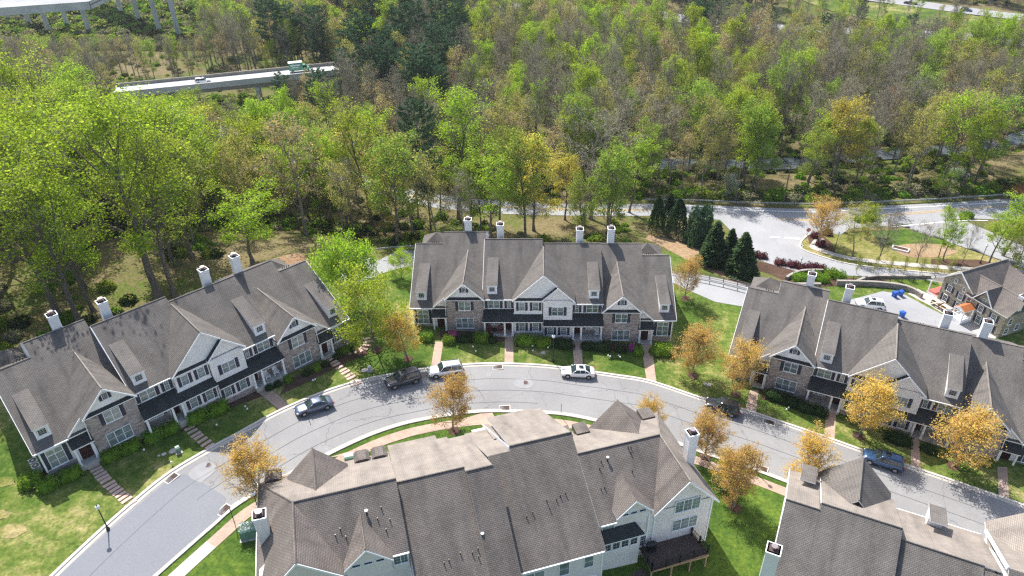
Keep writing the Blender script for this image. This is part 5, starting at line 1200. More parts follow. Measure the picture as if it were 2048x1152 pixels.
y = 62.0
while y < 455:
    st = 5.3 + max(0, y - 96) * .007
    x = -.75 * y - 70
    while x < .75 * y + 60:
        xx = x + rf.uniform(-.42, .42) * st; yy = y + rf.uniform(-.42, .42) * st; x += st
        a, b = Qp(xx, yy, T(xx, yy))
        if a < -160 or a > 2210 or b > 700 or b < -190: continue
        if clear(xx, yy): continue
        if yy < 125 and xx < -42 and rf.random() < .5: continue
        low = .7 if (yy > 230 and xx > 50 and (pseg(xx, yy + 36, hw[::3]) < 24 or pseg(xx, yy + 45, hw2[::3]) < 32)) else 1
        if 170 < yy < 225 and pseg(xx, yy + 26, B1) < 16: low = .6
        if yy > 230 and a < 420 and b < 135: low = .42
        if yy < 146 and xx < 30 and min(math.hypot(xx - kx, (yy - ky) * .6) for kx, ky in KEYS) < 3.3: continue
        if -42 < xx < 30 and any(abs(a - kp) < 11 and yy < ky_ + 1 for kp, ky_ in KPX): continue
        kk = pick(xx, yy, rf.random()); hh = rf.uniform(.82, 1.28) * low; skip = False
        if 235 < a < 700 and 140 < yy < 245 and pseg(xx, yy, B1) > 6:
            sq = math.hypot(xx, yy); line = 192 - (a - 262) * .142 + (30 if 440 < a < 560 else 8)
            for _ in range(12):
                if Qp(xx, yy, T(xx, yy) + KIND[kk][0] * hh)[1] > line or b < line - 25: break
                hh *= .88
            skip = hh < .22
        for bx0, bx1, by0, by1 in ((1535, 1590, 335, 385), (1985, 2060, 285, 320), (1750, 1780, 318, 340)):
            if bx0 < a < bx1 and b > by0 and Qp(xx, yy, T(xx, yy) + KIND[kk][0] * hh)[1] < by1: skip = True
        if a < 420 and yy > 200:
            for _ in range(14):
                if Qp(xx, yy, T(xx, yy) + KIND[kk][0] * hh)[1] > 66: break
                hh *= .86
            if b < 76 or hh < .2: skip = True
        if skip: continue
        spots.append((xx, yy, kk, hh * (1.1 if yy > 160 and low == 1 and a > 560 else 1), rf.uniform(.85, 1.15) * (.76 if kk in ('bare', 'olive', 'tan') and yy > 160 else (.84 if yy > 160 else 1))))
    y += st
spots.sort(key=lambda s_: s_[1])
DESC = {'maple': 'tall lime green woodland tree', 'lime': 'bright lime green woodland tree', 'green': 'mid green woodland tree', 'olive': 'sparse olive green woodland tree', 'tan': 'woodland tree with thin orange brown buds', 'bare': 'leafless grey brown woodland tree', 'sycamore': 'pale branched leafless woodland tree', 'yellow': 'yellow leaved woodland tree', 'rust': 'rust red budding woodland tree', 'pine': 'dark green woodland pine'}
DESC2 = {'maple': 'lime maple', 'lime': 'lime tree', 'green': 'green tree', 'olive': 'olive tree', 'tan': 'orange budded tree', 'bare': 'bare grey tree', 'sycamore': 'pale bare tree', 'yellow': 'yellow tree', 'rust': 'rusty tree', 'pine': 'dark pine'}
SIZE = ['short', 'medium', 'tall']
BANDS = [(90, 'far left edge'), (200, 'left of the largest maple'), (330, 'behind the left chimneys'), (430, 'right of the largest maple'), (540, 'above the bare bank'), (640, 'above the rounded lime tree'), (760, 'left of the tall pine'), (880, 'behind the tall pine'), (980, 'above the left chimney pair'), (1090, 'behind the double gable'), (1200, 'by the big bare tree'), (1320, 'left of the cone evergreens'), (1440, 'behind the evergreens'), (1560, 'left of the creek'), (1680, 'above the yellow corner tree'), (1800, 'above the corner lawn'), (1930, 'above the stone house'), (9999, 'by the right edge')]
near_n = 262; ni = 0; far = []
for s_ in spots:
    x, y, k, sh, sw = s_; a, b = Qp(x, y, T(x, y))
    if ni < near_n and y < 200 and -60 < a < 2110:
        band = BANDS[next(i for i, (lim, _) in enumerate(BANDS) if a < lim)][1]
        lb = SIZE[0 if sh < .98 else (1 if sh < 1.14 else 2)] + ' ' + DESC2[k] + (', front edge of the wood, ' if y < 122 else (', between row and road, ' if y < 150 and a < 1400 else (', at the roadside wood edge, ' if y < 158 else ', deeper in the wood, '))) + band
        H = KIND[k][0] * sh * (1.0 if y < 150 or k != 'bare' else .95)
        plant(k, x, y, H, KIND[k][1] * sh * sw, lb, group=DESC[k].replace('tree with', 'trees with') + ('' if 'with' in DESC[k] else 's')); ni += 1
    else: far.append(s_)
# everything beyond is one wood
src = bpy.data.collections.new('wood_sources'); order = []; DIM = []
for k in ('maple', 'lime', 'green', 'olive', 'tan', 'bare', 'sycamore', 'yellow', 'rust', 'pine', 'thicket'):
    for vi, (wd_, cr_, Ha_, Wa_) in enumerate(KIND[k][2]):
        bm = bmesh.new(); ms = []
        for m_ in (wd_, cr_):
            if m_ is None: continue
            n0 = len(bm.faces); off = len(ms); ms += list(m_.materials); bm.from_mesh(m_); bm.faces.ensure_lookup_table()
            for f in bm.faces[n0:]: f.material_index += off
        me = bpy.data.meshes.new('wood_tree'); bm.to_mesh(me); bm.free()
        for m_ in ms: me.materials.append(m_)
        o = bpy.data.objects.new('w%02d' % len(order), me); src.objects.link(o); order.append((k, vi)); DIM.append((KIND[k][0] / Ha_, KIND[k][1] / Wa_) if k != 'thicket' else (1, 1))
def scatter(name, items, kind_label):
    me = bpy.data.meshes.new(name); me.from_pydata([(i[0], i[1], T(i[0], i[1]) - .1) for i in items], [], [])
    ai = me.attributes.new('idx', 'INT', 'POINT'); ai.data.foreach_set('value', [i[2] for i in items])
    ar = me.attributes.new('rot', 'FLOAT_VECTOR', 'POINT'); ar.data.foreach_set('vector', [c for i in items for c in (0, 0, i[3])])
    asx = me.attributes.new('scl', 'FLOAT_VECTOR', 'POINT'); asx.data.foreach_set('vector', [c for i in items for c in i[4]])
    o = link(name, me); o['kind'] = 'stuff'
    g = bpy.data.node_groups.new(name, 'GeometryNodeTree'); g.interface.new_socket('Geometry', in_out='INPUT', socket_type='NodeSocketGeometry'); g.interface.new_socket('Geometry', in_out='OUTPUT', socket_type='NodeSocketGeometry')
    N = g.nodes.new; gi, go = N('NodeGroupInput'), N('NodeGroupOutput'); ci = N('GeometryNodeCollectionInfo'); ci.inputs['Collection'].default_value = src; ci.inputs['Separate Children'].default_value = True; ci.inputs['Reset Children'].default_value = True
    ip = N('GeometryNodeInstanceOnPoints'); ip.inputs['Pick Instance'].default_value = True
    def at(nm, ty):
        a = N('GeometryNodeInputNamedAttribute'); a.data_type = ty; a.inputs['Name'].default_value = nm; return a
    L = g.links.new; ia, ra, sa = at('idx', 'INT'), at('rot', 'FLOAT_VECTOR'), at('scl', 'FLOAT_VECTOR')
    er = N('FunctionNodeEulerToRotation')
    L(gi.outputs[0], ip.inputs['Points']); L(ci.outputs[0], ip.inputs['Instance']); L(ia.outputs[0], ip.inputs['Instance Index']); L(ra.outputs[0], er.inputs[0]); L(er.outputs[0], ip.inputs['Rotation']); L(sa.outputs[0], ip.inputs['Scale']); L(ip.outputs[0], go.inputs[0])
    md = o.modifiers.new('scatter', 'NODES'); md.node_group = g
    return o
items = []
for x, y, k, sh, sw in far:
    c = [i for i, (kk, _) in enumerate(order) if kk == k]; ci_ = rf.choice(c); items.append((x, y, ci_, rf.uniform(0, 6.28), (sh * sw * DIM[ci_][1], sh * sw * DIM[ci_][1], sh * DIM[ci_][0])))
scatter('far_wood', items, 'wood')
# undergrowth: low thickets on the wood floor and along the road
th = [i for i, (kk, _) in enumerate(order) if kk == 'thicket']; it = []
for x, y, k, sh, sw in spots:
    for _ in range(11 if y < 195 else 2):
        if rf.random() < .7:
            xx, yy = x + rf.uniform(-4, 4), y + rf.uniform(-4, 4)
            if clear(xx, yy): continue
            s1_ = rf.uniform(.4, 1.5); it.append((xx, yy, rf.choice(th), rf.uniform(0, 6.28), (s1_, s1_, s1_ * rf.uniform(.6, 1.3))))
edge = resample(px(1340, 400, 1480, 406, 1620, 410, 1750, 404, 1870, 398, 2060, 388), 2.2)
for x, y in edge:
    for _ in range(2):
        s1_ = rf.uniform(1.0, 2.6); it.append((x + rf.uniform(-1, 1), y + 1.5 + rf.uniform(0, 4), rf.choice(th), rf.uniform(0, 6.28), (s1_, s1_, s1_ * rf.uniform(.6, 1.0))))
for _ in range(1500):
    a, b = rf.uniform(-60, 430), rf.uniform(2, 100); q_ = G(a, b); s1_ = rf.uniform(1.0, 3.4); it.append((q_.x, q_.y, rf.choice(th), rf.uniform(0, 6.28), (s1_, s1_, s1_ * rf.uniform(.5, 1.1))))
for _ in range(500):
    a, b = rf.uniform(330, 620), rf.uniform(196, 262); q_ = G(a, b)
    if pseg(q_.x, q_.y, roadC) > 8: s1_ = rf.uniform(.8, 2.2); it.append((q_.x, q_.y, rf.choice(th), rf.uniform(0, 6.28), (s1_, s1_, s1_ * rf.uniform(.5, 1.1))))
scatter('undergrowth', it, 'undergrowth')
print('TREES near', ni, 'far', len(far), 'under', len(it))
# ---------------------------------------------------------------- cars
CAR = {}
def rrect(x0, x1, w, z, n=4, rx=.35, ry=.25):
    """rounded outline at height z"""
    pts = []
    for cx_, cy_, a0 in ((x1 - rx, w - ry, 0), (x0 + rx, w - ry, 90), (x0 + rx, -w + ry, 180), (x1 - rx, -w + ry, 270)):
        for k in range(n + 1):
            a = R(a0 + 90 * k / n); pts.append((cx_ + rx * math.cos(a), cy_ + ry * math.sin(a), z))
    return pts
def loft(mb, rings, mat, cap0=False, cap1=True):
    n = len(rings[0]); b = len(mb.v); k = mb.mi(mat)
    for r_ in rings: mb.v += r_
    for i in range(len(rings) - 1):
        for j in range(n): mb.f.append((b + i * n + j, b + i * n + (j + 1) % n, b + (i + 1) * n + (j + 1) % n, b + (i + 1) * n + j)); mb.m.append(k)
    if cap1: mb.f.append(tuple(b + (len(rings) - 1) * n + j for j in range(n))); mb.m.append(k)
    if cap0: mb.f.append(tuple(b + j for j in range(n))[::-1]); mb.m.append(k)
def car(kind, colour, p_front, p_rear, label, cat='car', z=None, name=None, L=None, wide=None, roofm=None):
    a, b = (G(*p_front), G(*p_rear)) if z is None else (P(*p_front, z), P(*p_rear, z))
    c = (a + b) / 2; yaw = math.atan2(a.y - b.y, a.x - b.x)
    dims = {'sedan': (4.85, 1.86, 1.45), 'suv': (4.75, 1.95, 1.74), 'bigsuv': (4.95, 2.0, 1.82), 'pickup': (5.6, 2.0, 1.85)}[kind]
    Lr = L or dims[0]; W = dims[1] / 2; H = dims[2]; h = Lr / 2
    zz = c.z + .06 if z is None else z
    e = .3; pitch = math.atan2((T(c.x + math.cos(yaw) * e, c.y + math.sin(yaw) * e) - T(c.x - math.cos(yaw) * e, c.y - math.sin(yaw) * e)), 2 * e) if z is None else 0
    o = thing(name or ('parked_car' if z is None else 'car'), label, cat, (c.x, c.y, zz)); o.rotation_euler = (0, -pitch, yaw)
    key_ = (kind, colour, Lr)
    if key_ not in CAR:
        if kind == 'sedan': st = [(-1, .74, .60, .36), (-.965, .86, .86, .26), (-.86, .95, .99, .22), (-.6, 1, 1.0, .2), (-.2, 1, .95, .19), (.3, 1, .93, .19), (.5, .99, .9, .2), (.8, .95, .80, .2), (.94, .87, .70, .24), (1, .7, .55, .34)]
        elif kind == 'pickup': st = [(-1, .92, 1.0, .5), (-.98, .97, 1.12, .4), (-.6, 1, 1.15, .35), (0, 1, 1.12, .32), (.4, 1, 1.12, .32), (.55, .99, 1.15, .32), (.85, .96, 1.08, .32), (.96, .9, 1.0, .38), (1, .8, .8, .5)]
        else: st = [(-1, .80, .62, .40), (-.97, .90, .98, .30), (-.88, .97, 1.10, .27), (-.5, 1, 1.10, .25), (0, 1, 1.08, .24), (.38, 1, 1.06, .24), (.55, .99, 1.03, .25), (.82, .95, .96, .27), (.95, .88, .86, .30), (1, .74, .66, .42)]
        rings = []
        for x, w, zt, zb in st:
            w *= W; x *= h
            half = [(0, zb), (.8 * w, zb), (.97 * w, zb + .14), (w, zb + .30), (w, zb + .6 * (zt - zb)), (.975 * w, zt - .07), (.90 * w, zt), (.45 * w, zt + .025), (0, zt + .03)]
            rings.append([(x, y_, z_) for y_, z_ in half] + [(x, -y_, z_) for y_, z_ in half[-2:0:-1]])
        m = MB(); loft(m, rings[::-1], colour, True, True)
        fx, rx_ = .62 * h, -.60 * h; wr = .36 if kind != 'sedan' else .34
        body = m.mesh('body', True, uv=False)
        # glasshouse: bottom and top outlines
        belt = {'sedan': .93, 'suv': 1.05, 'bigsuv': 1.07, 'pickup': 1.12}[kind]
        x0b, x1b, x0t, x1t = {'sedan': (-.80, .44, -.40, .12), 'suv': (-.96, .44, -.82, .16), 'bigsuv': (-.97, .46, -.88, .20), 'pickup': (-.22, .42, -.14, .18)}[kind]
        g = MB(); N_ = 5; rr = []
        for k in range(N_):
            t = k / (N_ - 1); rr.append(rrect((x0b + (x0t - x0b) * t) * h, (x1b + (x1t - x1b) * t) * h, W * (.92 - .20 * t ** 1.3), belt - .02 + (H - .09 - belt) * t, 4, .22, .2))
        loft(g, rr, 'car_glass', False, False); glassm = g.mesh('windows', True, uv=False)
        rf_ = MB(); tz = H - .10; loft(rf_, [rrect(x0t * h - .02, x1t * h + .02, W * .735, tz, 4, .24, .2), rrect(x0t * h + .03, x1t * h - .06, W * .71, tz + .06, 4, .24, .2), rrect(x0t * h + .2, x1t * h - .25, W * .5, H, 4, .3, .2)], roofm or colour)
        for s in (-1, 1):
            top = W * .725 * s; bot = W * .925 * s
            rf_.tube([(x1b * h - .14, bot * .97, belt - .03), (x1t * h - .03, top * .99, tz + .02)], .045, colour, 5); rf_.tube([(x0b * h + .12, bot * .97, belt - .03), (x0t * h + .04, top * .99, tz + .02)], .07, colour, 5)
            mx = (x1b * .25 + x0b * .75 + x1t * .25 + x0t * .75) / 2 if kind != 'pickup' else .1
            for q in ((x0t + x1t) / 2 + .06, x0t + .22 if kind in ('suv', 'bigsuv') else (x0t + .03 if kind == 'sedan' else 9)):
                if q < 5: rf_.tube([(q * h, bot * 1.005, belt - .03), (q * h + .01, top * 1.0, tz + .02)], .035, colour, 4)
            if kind in ('suv', 'bigsuv'): rf_.tube([(x0t * h + .2, W * .62 * s, H + .03), (x1t * h - .3, W * .62 * s, H + .03)], .025, 'black_metal', 5)
        if colour in ('car_graphite', 'car_white', 'car_blue') : rf_.box(x1t * h - 1.0, x1t * h - .35, -.38, .38, H - .03, H + .008, 'car_glass')
        if kind == 'pickup': rf_.box(-.92 * h, -.26 * h, -.8, .8, 1.14, 1.19, 'black_metal')
        roofme = rf_.mesh('roof', True, uv=False)
        ty = MB(); ty.tube([(0, -.11, 0), (0, .11, 0)], wr, 'tyre', 20); ty.tube([(0, .0, 0), (0, .118, 0)], wr * .62, 'rim', 12); ty.tube([(0, -.118, 0), (0, 0, 0)], wr * .62, 'rim', 12)
        for k in range(5): ty.tube([(math.cos(k * 1.2566) * wr * .2, .125, math.sin(k * 1.2566) * wr * .2), (math.cos(k * 1.2566) * wr * .55, .122, math.sin(k * 1.2566) * wr * .55)], .03, 'rim', 4)
        tyre = ty.mesh('wheel', False, uv=False)
        ar = MB(); ar.tube([(0, -.02, 0), (0, .012, 0)], wr * 1.17, 'tyre', 20); arch = ar.mesh('wheel_arch', False, uv=False)
        li = MB(); li.box(-.16, .10, -.17, .17, -.06, .06, 'headlight'); head = li.mesh('headlight', uv=False)
        li = MB(); li.box(-.05, .14, -.16, .16, -.09, .09, 'taillight'); tail = li.mesh('taillight', uv=False)
        mi = MB(); mi.tube([(0, 0, 0), (.02, .16, .04)], [.05, .085], colour, 6); mir = mi.mesh('mirror', uv=False)
        CAR[key_] = (body, glassm, roofme, tyre, arch, head, tail, mir, fx, rx_, wr, W, h, belt, x1b, {'sedan': .62, 'suv': .80, 'bigsuv': .84, 'pickup': .92}[kind], {'sedan': .8, 'suv': .92, 'bigsuv': .96, 'pickup': .95}[kind])
    body, glassm, roofme, tyre, arch, head, tail, mir, fx, rx_, wr, W, h, belt, x1b, hz, tz = CAR[key_]
    link('body', body, o); link('windows', glassm, o); link('roof', roofme, o)
    for x in (fx, rx_):
        for s in (-1, 1):
            link('wheel_arch', arch, o, (x, s * (W - .005), wr + .03), 0 if s > 0 else math.pi); link('wheel', tyre, o, (x, s * (W - .10), wr), 0 if s > 0 else math.pi)
    for s in (-1, 1):
        l = link('headlight', head, o, (h * .93, s * W * .68, hz), -s * .0); l.rotation_euler = (0, 0, s * -.5)
        link('taillight', tail, o, (-h * .97, s * W * .74, tz), s * .35 + math.pi if False else s * .3); m_ = link('mirror', mir, o, (x1b * h - .28, s * (W * .95), belt + .02)); m_.scale = (1, s, 1)
    m = MB(); m.box(h * .985, h * 1.002, -.28, .28, .42, .56, 'black_metal'); part('grille', m, o)
    return o
car('bigsuv', 'car_graphite', (773, 775), (838, 757), 'dark grey SUV with a pale bonnet parked by the orange tree'); car('suv', 'car_silver', (857, 752), (925, 743), 'silver white SUV parked in front of the dark grey one', L=4.95); car('sedan', 'car_white', (1120, 749), (1190, 752), 'white sedan parked by the lamp post before the middle row')
car('sedan', 'car_slate', (592, 830), (664, 808), 'slate blue sedan parked alone below the left row'); car('suv', 'car_black', (1412, 812), (1475, 830), 'black SUV parked before the right row', L=4.55); car('suv', 'car_blue', (1727, 916), (1800, 940), 'dark blue SUV behind the gable roof at lower right')
car('suv', 'car_white', (1713, 612), (1762, 618), 'white SUV parked in the court behind the right row', L=4.5)

# ---------------------------------------------------------------- street furniture
def lamp(base, top, label):
    q = G(*base); h = PV(*top, q) - q.z; h = max(3.2, min(5.2, h)); o = thing('street_lamp', label, 'street lamp', q)
    m = MB(); m.tube([(0, 0, -.1), (0, 0, .25), (0, 0, .5), (0, 0, .6)], [.2, .18, .11, .08], 'black_metal', 8); m.tube([(0, 0, .5), (0, 0, h - .42)], [.075, .05], 'black_metal', 8); m.tube([(0, 0, h - .45), (0, 0, h - .35)], [.06, .14], 'black_metal', 8); part('lamp_post', m, o)
    bm = bmesh.new(); bmesh.ops.create_uvsphere(bm, u_segments=14, v_segments=9, radius=.24); me = bpy.data.meshes.new('globe'); bm.to_mesh(me); bm.free(); me.materials.append(MATS['globe']); me.polygons.foreach_set('use_smooth', [True] * len(me.polygons)); link('globe', me, o, (0, 0, h - .16))
    m = MB(); m.tube([(0, 0, h + .05), (0, 0, h + .14)], [.12, .02], 'black_metal', 7); part('finial', m, o)
lamp((1106, 724), (1107, 671), 'globe street lamp on the lawn before the middle row'); lamp((217, 1060), (203, 1012), 'globe street lamp by the new asphalt at lower left'); lamp((527, 1052), (509, 975), 'globe street lamp beside the orange tree at the left corner of the near block'); lamp((1512, 946), (1519, 917), 'globe street lamp at the inner kerb between the near blocks')
lamp((1597, 546), (1604, 518), 'globe street lamp by the maroon shrubs of the entrance'); lamp((1960, 527), (1973, 490), 'globe street lamp behind the stone house'); lamp((1668, 505), (1672, 465), 'slim lamp half hidden in the corner island planting')
def sign(base, h, label, face=None, mat='paint_white', tilt=0., w=.3, hh=.45, yaw=0.):
    q = G(*base); o = thing('sign_post', label, 'street sign', q, yaw); m = MB(); m.box(-.03, .03, -.03, .03, -.2, h, 'rust_iron'); part('post', m, o)
    if face: 
        m = MB(); m.box(-w/2, w/2, -.05, -.035, h - hh, h + .02, mat); part('sign_plate', m, o)
sign((1122, 834), 2.3, 'thin bare sign post on the inner verge above the near roof', 1, 'rust_iron', w=.05, hh=.4); sign((470, 1048), 2.5, 'thin dark sign post leaning over the drain at lower left', 1, 'rust_iron', w=.06, hh=.4); sign((1520, 932), 2.3, 'thin sign post next to the globe lamp between the near blocks', 1, 'rust_iron', w=.05, hh=.4); sign((617, 838), 1.6, 'short thin stake behind the slate sedan', None)
# stop sign
q = G(1612, 482); o = thing('stop_sign', 'red octagonal stop sign at the corner of the entrance road', 'stop sign', q, -.15); m = MB(); m.box(-.035, .035, 0, .07, -.2, 2.7, 'galv'); part('post', m, o)
m = MB(); oc = [(.46 * math.cos(R(22.5 + 45 * k)), -.02, 2.5 + .46 * math.sin(R(22.5 + 45 * k))) for k in range(8)]; m.prism(oc, (0, -.025, 0), 'paint_white'); m.prism([(x * .9, -.046, 2.5 + (z - 2.5) * .9) for x, y, z in oc], (0, -.012, 0), 'sign_red'); plate = part('sign_plate', m, o)
def text(s_, parent, loc, size, mat, rot=(math.pi/2, 0, 0), name='lettering'):
    cu = bpy.data.curves.new(name, 'FONT'); cu.body = s_; cu.size = size; cu.extrude = .006; cu.align_x = 'CENTER'; cu.align_y = 'CENTER'; cu.materials.append(MATS[mat])
    t = bpy.data.objects.new(name, cu); COL.objects.link(t); dg = bpy.context.evaluated_depsgraph_get(); me = bpy.data.meshes.new_from_object(t.evaluated_get(dg)); bpy.data.objects.remove(t)
    l = link(name, me, parent, loc); l.rotation_euler = rot; return l
text('STOP', plate, (0, -.063, 2.5), .34, 'paint_white')
# utility boxes, air conditioners, chairs
def ubox(p, label, w=1.3, d=.9, h=.9, mat='box_green', yaw=0.):
    q = G(*p); o = thing('utility_box', label, 'utility box', q, yaw); m = MB(); m.box(-w/2, w/2, -d/2, d/2, .08, h, mat); m.hexa([(-w/2 - .03, -d/2 - .03, h), (w/2 + .03, -d/2 - .03, h), (w/2 + .03, d/2 + .03, h), (-w/2 - .03, d/2 + .03, h), (-w/2, -d/2 + .15, h + .12), (w/2, -d/2 + .15, h + .12), (w/2, d/2, h + .12), (-w/2, d/2, h + .12)], mat); part('cabinet', m, o); m = MB(); m.box(-w/2 - .15, w/2 + .15, -d/2 - .15, d/2 + .15, -.1, .08, 'concrete'); part('pad', m, o)
ubox((500, 1070), 'large green utility cabinet beside the left chimney of the near block', 1.7, 1.3, 1.3, yaw=.3); ubox((700, 921), 'pale green utility box on the grass behind the near block', 1.2, .8, .8, yaw=.27); ubox((708, 932), 'low green utility lid next to the pale utility box', .8, .6, .35, yaw=.27)
ubox((358, 905), 'small green pedestal box on the left row lawn', .45, .45, .8, yaw=.7); ubox((740, 742), 'small grey utility pedestal on the lawn by the dark SUV', .4, .4, .7, 'grey_plastic')
for p, s_, lb in (((345, 903), 1.0, 'pale flat stone slab on the left row lawn, largest of three'), ((328, 909), .6, 'pale flat stone slab on the left row lawn, middle of three'), ((318, 912), .35, 'pale flat stone slab on the left row lawn, smallest of three'), ((730, 741), 1.1, 'pale stone slab on the lawn by the dark SUV'), ((1410, 768), .7, 'white rock on the lawn by the orange pair, left one'), ((1418, 770), .9, 'white rock on the lawn by the orange pair, right one'), ((1636, 832), .9, 'round stone disc on the right row lawn'), ((1086, 706), .8, 'pale round stones on the lawn before the middle row')):
    q = G(*p); o = thing('flat_stone', lb, 'stone', q, .6); m = MB(); n = 7; pts = [(.5 * s_ * math.cos(k * .9) * random.uniform(.8, 1.1), .4 * s_ * math.sin(k * .9) * random.uniform(.8, 1.1), .10) for k in range(n)]; m.prism(pts, (0, 0, -.2), 'kerb_concrete'); link('slab', m.mesh('slab'), o)
for (i, p) in enumerate([(946, 698), (952, 707), (1065, 697), (1066, 706), (1096, 700), (1216, 716), (1220, 718), (1237, 716), (1240, 719), (631, 764), (627, 766), (496, 823), (492, 818), (1572, 824), (1576, 820), (290, 905), (345, 930), (435, 855)]):
    q = G(*p); o = thing('garden_light', 'small white globe garden light on a lawn', 'garden light', q, 0, 'small white garden lights'); m = MB(); m.tube([(0, 0, -.1), (0, 0, .35)], .02, 'black_metal', 4); link('stake', m.mesh('stake', uv=False), o); m = MB(); m.tube([(0, 0, .32), (0, 0, .42), (0, 0, .54), (0, 0, .6)], [.06, .12, .12, .05], 'globe', 8); link('globe', m.mesh('globe', True, uv=False), o)
def L2W(root, u, v, z): return root.matrix_basis @ Vector((u, v, z))
def ac(root, u, v, z, yaw, label):
    o = thing('air_conditioner', label, 'air conditioner', L2W(root, u, v, z), yaw); m = MB(); m.box(-.42, .42, -.42, .42, 0, .85, 'grey_plastic'); part('housing', m, o); m = MB(); m.tube([(0, 0, .84), (0, 0, .87)], .37, 'black_metal', 16); part('fan_grille', m, o); m = MB(); m.tube([(0, 0, .868), (0, 0, .885)], .12, 'grey_plastic', 8); part('fan_hub', m, o)
ac(rowL, -20.15, 2.6, .1, .76, 'air conditioner unit by the left wall of the left row, nearer one'); ac(rowL, -20.15, 3.7, .1, .76, 'air conditioner unit by the left wall of the left row, farther one')
def chair(root, u, v, z, yaw, mat, label, rock=False):
    o = thing('porch_chair', label, 'chair', L2W(root, u, v, z), root.rotation_euler.z + yaw); m = MB(); m.box(-.3, .3, -.28, .28, .4, .46, mat); part('seat', m, o); m = MB()
    for k in range(5): m.hexa([(-.3 + k * .13, .26, .46), (-.22 + k * .13, .26, .46), (-.22 + k * .13, .3, .46), (-.3 + k * .13, .3, .46), (-.3 + k * .13, .40, 1.12), (-.22 + k * .13, .40, 1.12), (-.22 + k * .13, .44, 1.12), (-.3 + k * .13, .44, 1.12)], mat)
    m.box(-.31, .31, .37, .44, 1.05, 1.14, mat); part('backrest', m, o)
    for s in (-1, 1):
        m = MB(); m.box(s * .3 - .04, s * .3 + .04, -.3, .34, .64, .69, mat); part('armrest', m, o)
        for y_ in (-.25, .25): m = MB(); m.box(s * .3 - .03, s * .3 + .03, y_ - .03, y_ + .03, .04, .66, mat); part('leg', m, o)
        if rock: m = MB(); m.tube([(s * .3, -.5, .1), (s * .3, -.2, .03), (s * .3, .2, .03), (s * .3, .55, .12)], .03, mat, 4); part('rocker', m, o)
zB = -.415; chair(rowC, -8.2, .15, zB + .12, -.2, 'chair_red', 'reddish porch armchair left of the dark table, middle row'); chair(rowC, -6.4, .1, zB + .12, .2, 'chair_red', 'reddish porch armchair right of the dark table, middle row')
o = thing('porch_table', 'dark round table between the two reddish porch chairs', 'table', L2W(rowC, -7.3, .0, zB + .12)); m = MB(); m.tube([(0, 0, .62), (0, 0, .67)], .42, 'black_metal', 14); part('tabletop', m, o); m = MB(); m.tube([(0, 0, 0), (0, 0, .62)], .06, 'black_metal', 6); part('pedestal', m, o)
chair(rowC, 8.2, .3, -1.168 + .12, 0, 'white_trim', 'white porch chair on the second covered porch of the middle row'); zL = -.237 - .824
chair(rowL, 6.5, .1, zL + .12, .1, 'white_trim', 'left white rocking chair on the porch of the left row', True); chair(rowL, 7.8, .1, zL + .12, -.1, 'white_trim', 'right white rocking chair on the porch of the left row', True)
# fences, guardrail, walls
def fence(name, label, pts, h, n_rails, post_step, mat, rail_t=.05, cat='fence', z0=None, post=.06, pickets=0):
    line = resample(pts, post_step); o = thing(name, label, cat, (line[0][0], line[0][1], T(*line[0]))); O = Vector((line[0][0], line[0][1], T(*line[0])))
    pm = MB().box(-post, post, -post, post, -.3, h, mat).mesh('post')
    for p in line: link('post', pm, o, Vector((p[0], p[1], T(*p))) - O)
    for k in range(n_rails):
        m = MB(); hz_ = h - .1 - k * (h - .25) / max(1, n_rails - .5); m.tube([Vector((p[0], p[1], T(*p) + hz_)) - O for p in line], rail_t, mat, 4); part('rail', m, o)
    if pickets:
        m = MB()
        for p in resample(pts, pickets): v_ = Vector((p[0], p[1], T(*p))) - O; m.tube([v_, v_ + Vector((0, 0, h - .05))], .012, mat, 3)
        q_ = part('pickets', m, o); q_['kind'] = 'stuff'
    return o
fence('rail_fence', 'dark post and rail fence above the rear drive, middle to right rows', px(1340, 540, 1380, 552, 1430, 561, 1500, 578, 1530, 588), 1.15, 3, 2.4, 'wood_pole')
fence('rail_fence', 'thin dark metal fence along the entrance road by the slender trees', px(1705, 562, 1745, 566, 1790, 566, 1840, 564, 1868, 562), 1.2, 2, 2.2, 'black_metal', .02, post=.04)
fence('guardrail', 'steel guardrail beside the rear drive behind the middle row', px(1338, 548, 1380, 560, 1430, 570, 1500, 588, 1530, 598), .7, 1, 2.4, 'galv', .13, cat='guardrail')
fence('guardrail', 'long steel guardrail along the far side of the main road', px(1290, 404, 1380, 405, 1480, 410, 1620, 413, 1750, 409, 1870, 403, 1985, 396, 2100, 386), .75, 1, 4, 'galv', .16, cat='guardrail')
fence('guardrail', 'guardrail beside the lower road under the overpass', px(368, 218, 400, 228, 440, 240, 478, 252), .8, 2, 3, 'galv', .09, cat='guardrail')
fence('guardrail', 'guardrail on the curve behind the rounded lime tree', px(752, 505, 790, 500, 830, 498, 868, 498), .8, 1, 3, 'galv', .14, cat='guardrail')
